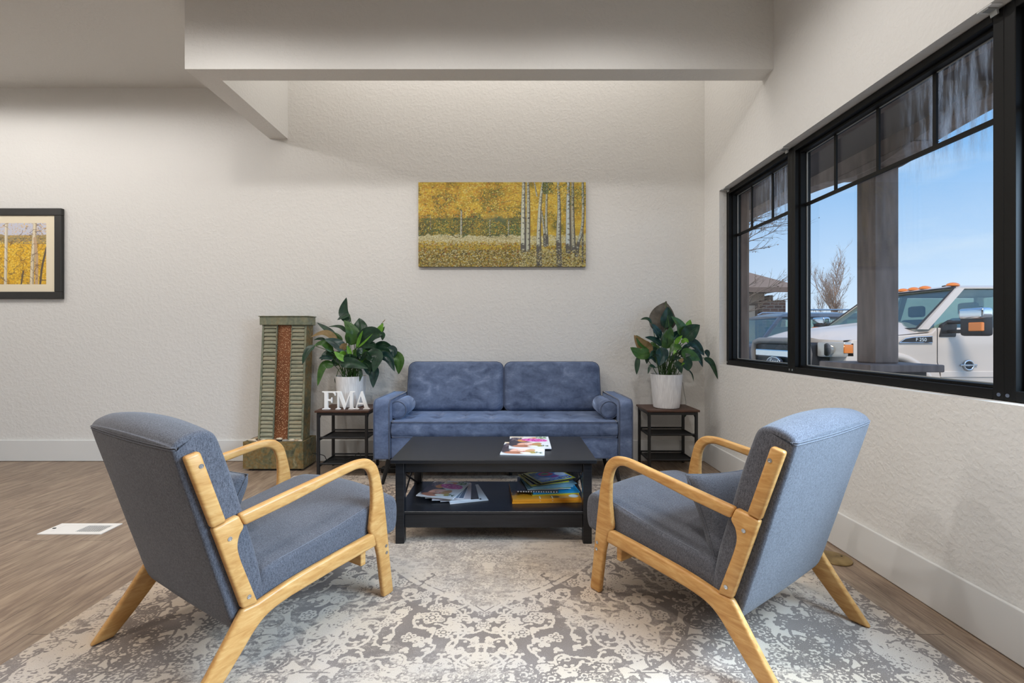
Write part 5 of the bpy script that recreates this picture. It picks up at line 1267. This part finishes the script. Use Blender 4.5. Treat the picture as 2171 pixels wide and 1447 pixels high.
# ================================================================ slate fountain
YFN = 1056/(998-CY); fx0, fx1 = X(515, YFN), X(643, YFN); fyb = YFN+.245
t = thing('slate_fountain', 'tall slate and copper indoor fountain in a square stone basin', 'fountain', ((fx0+fx1)/2, YFN, 0)); ox_ = t.location.x
hw = (fx1-fx0)/2; bh = Z(936, YFN)
bm = bmesh.new(); wt = .016
box(bm, -hw, hw, 0, wt, .018, bh); box(bm, -hw, hw, .245-wt, .245, .018, bh); box(bm, -hw, -hw+wt, wt, .245-wt, .018, bh); box(bm, hw-wt, hw, wt, .245-wt, .018, bh); box(bm, -hw+wt, hw-wt, wt, .245-wt, .018, .04)
obj('basin', bm, MAT['slate_brown'], t)
obj('foot', BX(-hw+.04, hw-.04, .02, .225, .0005, .0175), MAT['black'], t)
# column: leans back slightly; built in its own frame and sheared
c0, c1 = X(548.5, YFN+.06)-ox_, X(644, YFN+.06)-ox_; zb, ztp = .17, Z(688, YFN+.14); cyf = .045; cyb = .165; lean = .075/(ztp-zb)
def colobj(nm, bm, mat, par):
    bm.transform(Matrix(((1, 0, 0, 0), (0, 1, lean, -lean*zb), (0, 0, 1, 0), (0, 0, 0, 1)))); return obj(nm, bm, mat, par)
bm = bmesh.new(); box(bm, c0, c0+.018, cyf, cyb, zb, ztp); box(bm, c1-.018, c1, cyf, cyb, zb, ztp); box(bm, c0+.018, c1-.018, cyb-.014, cyb, zb, ztp)
colobj('column', bm, MAT['slate_brown'], t)
e0, e1 = c0+(c1-c0)*.335, c0+(c1-c0)*.66
bm = bmesh.new(); nn_ = 24; A = []
for i in range(nn_+1):
    a = i/nn_; A.append((e0+(e1-e0)*a, cyf+.012-.010*math.sin(PI*a)))
for i in range(nn_):
    v = [bm.verts.new(p) for p in ((A[i][0], A[i][1], zb), (A[i+1][0], A[i+1][1], zb), (A[i+1][0], A[i+1][1], ztp), (A[i][0], A[i][1], ztp))]; bm.faces.new(v)
    v = [bm.verts.new(p) for p in ((A[i][0], A[i][1]+.004, zb), (A[i][0], A[i][1]+.004, ztp), (A[i+1][0], A[i+1][1]+.004, ztp), (A[i+1][0], A[i+1][1]+.004, zb))]; bm.faces.new(v)
bmesh.ops.remove_doubles(bm, verts=bm.verts, dist=1e-5); colobj('copper_panel', bm, MAT['copper'], t)
for nm, a, b in (('edge_strip', c0+.0005, c0+.016), ('edge_strip', e0-.006, e0), ('edge_strip', e1, e1+.006), ('edge_strip', c1-.016, c1-.0005)):
    colobj(nm, BX(a, b, cyf-.006, cyf-.0005 if a < c0+.01 or b > c1-.01 else cyf+.012, zb, ztp), MAT['slate'], t)
nsl = 31; rs = random.Random(2)
for a, b in ((c0+.0185, e0-.0065), (e1+.0065, c1-.0185)):
    bm = bmesh.new(); hs = (ztp-zb)/nsl
    for i in range(nsl):
        z0 = zb+i*hs; jj = rs.uniform(-.0015, .0015)
        pr = prism([(cyf+.016, z0), (cyf-.004+jj, z0+.003), (cyf-.006+jj, z0+hs*.45), (cyf+.008, z0+hs), (cyf+.016, z0+hs)], a, b, 'x'); addbm(bm, pr)
    colobj('slatted_panel', bm, MAT['slate_slat'], t)
yoff = lean*(ztp-zb); ch = .074
cp = BX(c0-.016, c1+.016, cyf-.020+yoff, cyb+.012+yoff, ztp-.003, ztp+ch-.008); obj('cap', bevel(cp, .003, 1), MAT['slate'], t)
obj('cap_lid', bevel(BX(c0-.024, c1+.024, cyf-.027+yoff, cyb+.016+yoff, ztp+ch-.0075, ztp+ch), .003, 1), MAT['slate'], t)
bm = lathe([(.020, 0), (.024, .006), (.026, .03), (.021, .034), (.018, .030)], 20, ((e0+e1)/2-.0, .030, bh-.025)); obj('spotlight', bm, MAT['black'], t, smooth=True)
# stones in the basin
MAT['pebble'] = [M_('tan_pebble', lin((176, 152, 122)), .5).m, M_('brown_pebble', lin((128, 100, 76)), .45).m, M_('grey_pebble', lin((140, 134, 124)), .5).m, M_('cream_pebble', lin((206, 190, 164)), .5).m]
protos = []
for k_ in range(4):
    bm = bmesh.new(); bmesh.ops.create_icosphere(bm, subdivisions=3, radius=1)
    for v in bm.verts: v.co *= 1+.12*math.sin(v.co.x*3+k_*2)+.08*math.sin(v.co.y*4+k_)
    me = bpy.data.meshes.new('pebble'); bm.to_mesh(me); bm.free(); me.materials.append(MAT['pebble'][k_]); me.polygons.foreach_set('use_smooth', [True]*len(me.polygons)); protos.append(me)
rs = random.Random(6); placed = []
tries = 0
while len(placed) < 38 and tries < 4000:
    tries += 1; r_ = rs.uniform(.012, .021); a = rs.uniform(-hw+wt+r_, hw-wt-r_); b = rs.uniform(wt+r_+.001, .042-r_*.2) if rs.random() < .8 else rs.uniform(wt+r_, .21)
    if b > .03 and c0-.02-r_ < a < c1+.02+r_ and b+r_ > cyf-.008: b = rs.uniform(wt+.001+r_*.8, cyf-.008-r_*.4); 
    if abs(a-(e0+e1)/2) < .036: continue
    if any((a-x_)**2+(b-y_)**2 < (.72*(r_+q_))**2 for x_, y_, q_ in placed): continue
    placed.append((a, b, r_))
    o = link(bpy.data.objects.new('pebble', protos[rs.randrange(4)])); o.location = (ox_+a, YFN+b, bh-.004+rs.uniform(0, .010)); o.scale = (r_*1.2, r_*.8, r_*.62); o.rotation_euler = (0, 0, rs.uniform(-.5, .5))
    cn_ = ('tan', 'brown', 'grey', 'cream')[protos.index(o.data)]; wh = 'left end' if a < -.12 else 'front left' if a < -.03 else 'right end' if a > .15 else 'front right' if a > .04 else 'middle'
    tag(o, f'smooth {cn_} pebble at the {wh} of the fountain basin', 'pebble', f'{cn_} pebbles at the {wh} of the fountain basin')
o = link(bpy.data.objects.new('pebble', protos[3])); o.location = (ox_+(e0+e1)/2, YFN+.030, bh+.018); o.scale = (.024, .018, .010)
tag(o, 'flat cream pebble resting on the black spotlight of the fountain', 'pebble')
# bed of small gravel under the pebbles
bm = BX(-hw+wt+.001, hw-wt-.001, wt+.001, .2285, .0405, bh-.012); bm.transform(Matrix.Translation((0, 0, 0))); obj('gravel_bed', bm, MAT['soil'], t)

# ================================================================ pictures
YW = DW-.032
def canvas_art():
    W_, H_ = 500, 250; a = Art(W_, H_, (176, 150, 50))
    n1 = vnoise(H_, W_, 26, 34, 21, 4); n2 = vnoise(H_, W_, 12, 14, 22, 3)
    yy = a.y/H_+(n2-.5)*.07; xx = a.x/W_+(n1-.5)*.05
    def blend(mask, c, al=1): a.put(np.clip(mask, 0, 1), c, al)
    blend((n1-.38)*4, (232, 190, 66)); blend((n2-.5)*5, (204, 156, 38)); blend((n1*n2-.32)*8*(yy < .35), (236, 214, 120)); blend((.40-n1)*6, (118, 112, 44))
    blend((xx < .2)*(.44-n2)*5, (130, 92, 34))
    hz = (yy > .40)*(yy < .62)*(xx < .63); blend(hz*np.clip((yy-.38)*12, 0, 1)*(.6+.6*n2), (78, 84, 40)); blend(hz*(n2-.48)*6, (118, 112, 52)); blend(((yy > .50)*(yy < .64)*(xx < .63))*(n1-.42)*4, (72, 66, 34))
    for cx_, cy_, rx_, c in ((.15, .55, .06, (142, 140, 52)), (.36, .54, .05, (176, 152, 62)), (.47, .44, .07, (84, 104, 84)), (.58, .55, .07, (104, 128, 70)), (.44, .55, .04, (112, 132, 70))): a.ell(cx_, cy_, rx_, .07, c, al=.7, soft=.6)
    blend((yy > .625)*(yy < .72)*1.0, (214, 200, 164), .85); blend((yy > .70)*1.0, (170, 142, 52)); blend((yy > .70)*(yy < .80)*(n1-.35)*3, (206, 170, 54)); blend((yy > .78)*(.9-n2), (104, 88, 44)); blend((yy > .62)*(xx > .62)*.8*(n2 > .42), (224, 206, 140))
    Yl = [(240, 200, 60), (214, 160, 34), (250, 226, 130), (186, 140, 30), (226, 176, 60)]; Gn = [(70, 84, 36), (96, 112, 54), (52, 58, 30), (116, 130, 76)]; Or = [(206, 130, 30), (176, 104, 30), (232, 160, 44)]
    a.dabs(5200, 0, 0, 1, .42, Yl, 1.7, .75); a.dabs(1500, 0, .02, .62, .42, Or, 1.6, .7, lambda x, y: 1 if n2[int(y*H_*.99), int(x*W_*.99)] > .48 else .15)
    a.dabs(1300, 0, 0, 1, .42, Gn, 1.4, .75, lambda x, y: 1 if n1[int(y*H_*.99), int(x*W_*.99)] < .43 else .05)
    a.dabs(3600, 0, .30, .66, .66, Gn+[(130, 120, 60), (58, 46, 28), (150, 124, 56), (74, 110, 84)], 1.7, .8, lambda x, y: 1 if .33+.20*n1[int(y*H_), int(x*W_)]+.12*(x < .12) < y+.04*math.sin(x*23) < .66-.06*n2[int(y*H_), int(x*W_)] else .06); a.dabs(700, 0, .45, .63, .62, Yl, 1.3, .7)
    a.dabs(900, .62, .40, 1, .66, Yl+[(150, 132, 60)], 1.4, .6)
    a.dabs(2100, 0, .63, 1, .74, [(240, 232, 206), (222, 206, 168), (196, 176, 128), (150, 132, 90)], 1.4, .8)
    a.dabs(4600, 0, .72, 1, 1, [(226, 190, 60), (196, 150, 40), (120, 100, 48), (78, 66, 34), (210, 196, 150), (172, 96, 36), (150, 136, 60)], 1.6, .8)
    a.dabs(2200, 0, .80, 1, 1, [(66, 56, 32), (96, 88, 44), (190, 174, 120), (228, 216, 180)], 1.5, .8)
    def trunk(pts, w0, w1, cl=(206, 202, 190), cd=(96, 90, 88), base=.78):
        n_ = len(pts)-1
        P_ = spline(pts, 8); w0, w1 = w0*1.15, w1*1.15
        for i in range(len(P_)-1):
            t_ = i/len(P_); r_ = w0+(w1-w0)*t_
            a.line([P_[i], P_[i+1]], r_, cd); dx = r_*.35/W_; 
        for i in range(len(P_)-1):
            t_ = i/len(P_); r_ = w0+(w1-w0)*t_; dx = r_*.25/W_; dark = P_[i][1] > base
            a.line([(P_[i][0]-dx, P_[i][1]), (P_[i+1][0]-dx, P_[i+1][1])], r_*.62, (104, 98, 96) if dark else cl)
        for _ in range(int(70*w1/4)):
            p = P_[rng.integers(len(P_))]; r_ = w0+(w1-w0)*.5
            a.line([(p[0]-r_*.6/W_*rng.uniform(-1, 1), p[1]+rng.uniform(-.01, .01)), (p[0]+r_*.4/W_, p[1]+rng.uniform(-.01, .01))], .5, (60, 54, 52) if rng.random() < .7 else (240, 238, 230), .8)
    def u(x): return (x-93)/(2070-93)
    def v_(y): return (y-90)/(1080-90)
    trunk([(u(600), v_(425)), (u(598), v_(690))], 2, 3, base=2); trunk([(u(936), v_(540)), (u(934), v_(700))], 1.5, 2, (190, 180, 120), base=2); trunk([(u(1156), v_(540)), (u(1154), v_(700))], 1.5, 2, (200, 190, 150), base=2); trunk([(u(236), v_(480)), (u(236), v_(640))], .5, .6, base=2)
    trunk([(u(1610), v_(90)), (u(1600), v_(500)), (u(1610), v_(820))], 2.2, 4, base=.62); trunk([(u(1545), v_(430)), (u(1575), v_(650)), (u(1585), v_(830))], 2, 4.5, base=.6)
    trunk([(u(1460), v_(90)), (u(1490), v_(250))], 1.5, 1.8, base=2)
    trunk([(u(1386), v_(95)), (u(1390), v_(400)), (u(1385), v_(880))], 3.4, 6); trunk([(u(1335), v_(95)), (u(1330), v_(400)), (u(1330), v_(880))], 4.2, 7.6, (226, 222, 210), base=.72)
    trunk([(u(1560), v_(95)), (u(1530), v_(330)), (u(1512), v_(700)), (u(1518), v_(1050))], 2.6, 7.5, (220, 216, 204), base=.74)
    trunk([(u(1740), v_(95)), (u(1752), v_(400)), (u(1746), v_(700)), (u(1752), v_(1060))], 3, 8, (200, 198, 194), base=.68)
    trunk([(u(1862), v_(95)), (u(1860), v_(400)), (u(1862), v_(890))], 3.8, 8, (214, 220, 232), base=.70); trunk([(u(1912), v_(95)), (u(1912), v_(500)), (u(1925), v_(890))], 3.4, 6, (190, 180, 166), base=.74)
    trunk([(u(2030), v_(95)), (u(2030), v_(560)), (u(1975), v_(820)), (u(1955), v_(950))], 3, 5, (196, 194, 190), base=.7); trunk([(u(2030), v_(640)), (u(2028), v_(1020))], 2, 2.6, (150, 140, 120), base=.6)
    a.dabs(900, .6, .8, 1, 1, [(66, 56, 36), (190, 174, 120), (220, 206, 170), (150, 130, 60)], 1.5, .8)
    for pts in (([(1320, 330), (1200, 300), (1080, 330)]), ([(1330, 215), (1250, 215), (1160, 250)]), ([(1310, 390), (1200, 380), (1130, 430)]), ([(1340, 160), (1280, 120), (1240, 95)]), ([(1860, 180), (1800, 140), (1780, 120)])):
        a.line([(u(p[0]), v_(p[1])) for p in pts], .5, (86, 70, 44), .9)
    a.dabs(260, .74, .0, .80, .14, Gn, 1.6, .85); a.dabs(240, .78, .03, .90, .14, Gn+Yl, 1.5, .8); a.dabs(200, .90, .05, 1, .28, Gn, 1.5, .7)
    a.a = np.clip(a.a*.82*np.array([.90, .96, .84]), 0, 1); return a.a
px0_, px1_ = X(887, YW), X(1242, YW); pz1_, pz0_ = Z(386, YW), Z(565, YW)
t = thing('canvas_painting', 'wide canvas painting of white birch trunks in a golden autumn wood', 'painting', (px0_, YW, pz0_))
wx_, wz_ = px1_-px0_, pz1_-pz0_
obj('stretched_canvas', bevel(BX(0, wx_, .0012, .0305, 0, wz_), .002, 1), M_('canvas_edge', lin((110, 96, 60)), .8).m, t)
me = grid_mesh('painted_face', wx_, wz_, canvas_art()); me.transform(Matrix.Rotation(PI/2, 4, 'X')); obj('painted_face', me, MAT['paint'], t)
def photo_art():
    W_, H_ = 260, 190; a = Art(W_, H_, (226, 176, 44)); n1 = vnoise(H_, W_, 18, 22, 31, 4); n2 = vnoise(H_, W_, 9, 9, 32, 3); yy = a.y/H_
    a.put(np.clip((n1-.45)*4, 0, 1), (240, 198, 66)); a.put(np.clip((.42-n2)*5, 0, 1), (196, 146, 40))
    a.put((yy < .20).astype(float), (206, 206, 218)); a.put(((yy >= .17+.05*n1)*(yy < .34)).astype(float), (168, 148, 104)); a.put(((yy >= .24)*(yy < .34)*(n2 > .5)).astype(float), (132, 120, 84))
    a.dabs(2600, 0, .30, 1, 1, [(250, 206, 50), (232, 178, 34), (206, 150, 40), (170, 124, 50), (246, 220, 110)], 1.8, .8); a.dabs(500, 0, 0, 1, .34, [(236, 190, 60), (206, 160, 60)], 1.4, .8)
    for x_ in (.10, .30, .52): a.line([(x_+.005, 0), (x_-.008, 1)], 4.6, (196, 182, 158)); a.line([(x_-.004, 0), (x_-.012, 1)], 2.6, (232, 222, 200))
    a.line([(.865, 0), (.850, .3), (.835, .62), (.825, 1)], 6, (186, 168, 140)); a.line([(.858, 0), (.845, .3), (.828, .62), (.815, 1)], 3.4, (230, 216, 186)); a.line([(.862, .25), (.885, .55), (.882, 1)], 4.6, (200, 168, 132))
    a.line([(1, .40), (.955, .66), (.94, .78), (.925, 1)], 3, (92, 80, 68)); a.line([(.70, 1), (.725, .78)], 2.4, (100, 86, 70))
    for _ in range(60):
        x_, y_ = rng.uniform(.4, 1), rng.uniform(0, 1); p = [(x_, y_)]
        for k_ in range(3): p.append((p[-1][0]+rng.uniform(-.05, .05), p[-1][1]+rng.uniform(-.06, .02)))
        a.line(p, .6, (112, 84, 58), .85)
    return np.clip(a.a, 0, 1)
fx1_ = X(129.5, YW); fz1, fz0 = Z(441, YW), Z(633, YW); fwd = 1.02; fx0_ = fx1_-fwd; fh = fz1-fz0
t = thing('framed_photograph', 'black framed and cream matted photograph of yellow aspens', 'picture', (fx0_, YW, fz0))
bm = bmesh.new(); fw = .062; box(bm, 0, fwd, 0, .03, 0, fw); box(bm, 0, fwd, 0, .03, fh-fw, fh); box(bm, 0, fw, 0, .03, fw, fh-fw); box(bm, fwd-fw, fwd, 0, .03, fw, fh-fw)
obj('frame', bevel(bm, .003, 1), M_('black_frame', lin((40, 39, 37)), .45).m, t)
obj('mat_board', BX(fw-.002, fwd-fw+.002, .012, .016, fw-.002, fh-fw+.002), M_('cream_mat', lin((238, 226, 200)), .8).m, t)
mw = .078+.036; iw, ih = fwd-2*(fw+mw)+.03, X(0, 1)*0+(Z(472, YW)-Z(602, YW))
me = grid_mesh('print', fwd-2*(X(129.5, YW)-X(95, YW)), ih, photo_art()); me.transform(Matrix.Translation((X(129.5, YW)-X(95, YW), -.0115, Z(602, YW)-fz0)) @ Matrix.Rotation(PI/2, 4, 'X') if False else Matrix.Translation((X(129.5, YW)-X(95, YW), .0115, Z(602, YW)-fz0)) @ Matrix.Rotation(PI/2, 4, 'X')); obj('print', me, MAT['print'], t)

# ================================================================ floor fittings
vy0, vy1 = YF(1133), YF(1110.5); vx0, vx1 = X(78, vy0), X(213.5, vy0)
t = thing('floor_vent', 'white slotted metal vent set in the wood floor at the left', 'vent', ((vx0+vx1)/2, (vy0+vy1)/2, 0)); hx_, hy_ = (vx1-vx0)/2, (vy1-vy0)/2
bm = bmesh.new(); box(bm, -hx_, hx_, -hy_, -hy_+.028, .0005, .005); box(bm, -hx_, hx_, hy_-.028, hy_, .0005, .005); box(bm, -hx_, -hx_+.045, -hy_+.028, hy_-.028, .0005, .005); box(bm, hx_-.030, hx_, -hy_+.028, hy_-.028, .0005, .005); box(bm, -.005, .005, -hy_+.028, hy_-.028, .0005, .0048)
MAT['vent'] = M_('white_enamel', lin((232, 228, 222)), .35).m
obj('frame', bm, MAT['vent'], t); obj('duct', BX(-hx_+.045, hx_-.03, -hy_+.028, hy_-.028, .0003, .0009), MAT['black'], t)
for side, (a, b) in enumerate(((-hx_+.046, -.006), (.006, hx_-.031))):
    bm = bmesh.new(); n_ = 13
    for i in range(n_):
        x_ = a+(b-a)*(i+.5)/n_; wd_ = .0046 if side == 0 else .0021; box(bm, x_-wd_, x_+wd_, -hy_+.028, hy_-.028, .0034, .0044)
    obj('louvres', bm, MAT['vent'], t)
obj('lever', BX(-hx_+.018, -hx_+.034, -.004, .004, .005, .008), MAT['black'], t)
yb_ = YF(1184); xb_ = min(X(1768, yb_), XR-.016-.078)
t = thing('floor_cover', 'round tarnished brass cover on the floor by the right wall', 'floor cover', (xb_, yb_, .0004))
m = M_('tarnished_brass', rough=.5, metal=.55); m.color(m.ramp(m.noise(14, detail=5), [(.3, lin((112, 92, 58))), (.55, lin((158, 134, 90))), (.75, lin((176, 152, 104)))])); MAT['brass'] = m.m
obj('disc', lathe([(.073, 0), (.076, .002), (.075, .006), (.071, .0075), (.03, .0078), (.002, .008)], 48), MAT['brass'], t, angle=30)
for x_ in (-.045, .045): obj('screw', lathe([(.0045, .0081), (.0045, .0092), (.001, .0094)], 12, (x_, .01, 0)), MAT['black'], t)
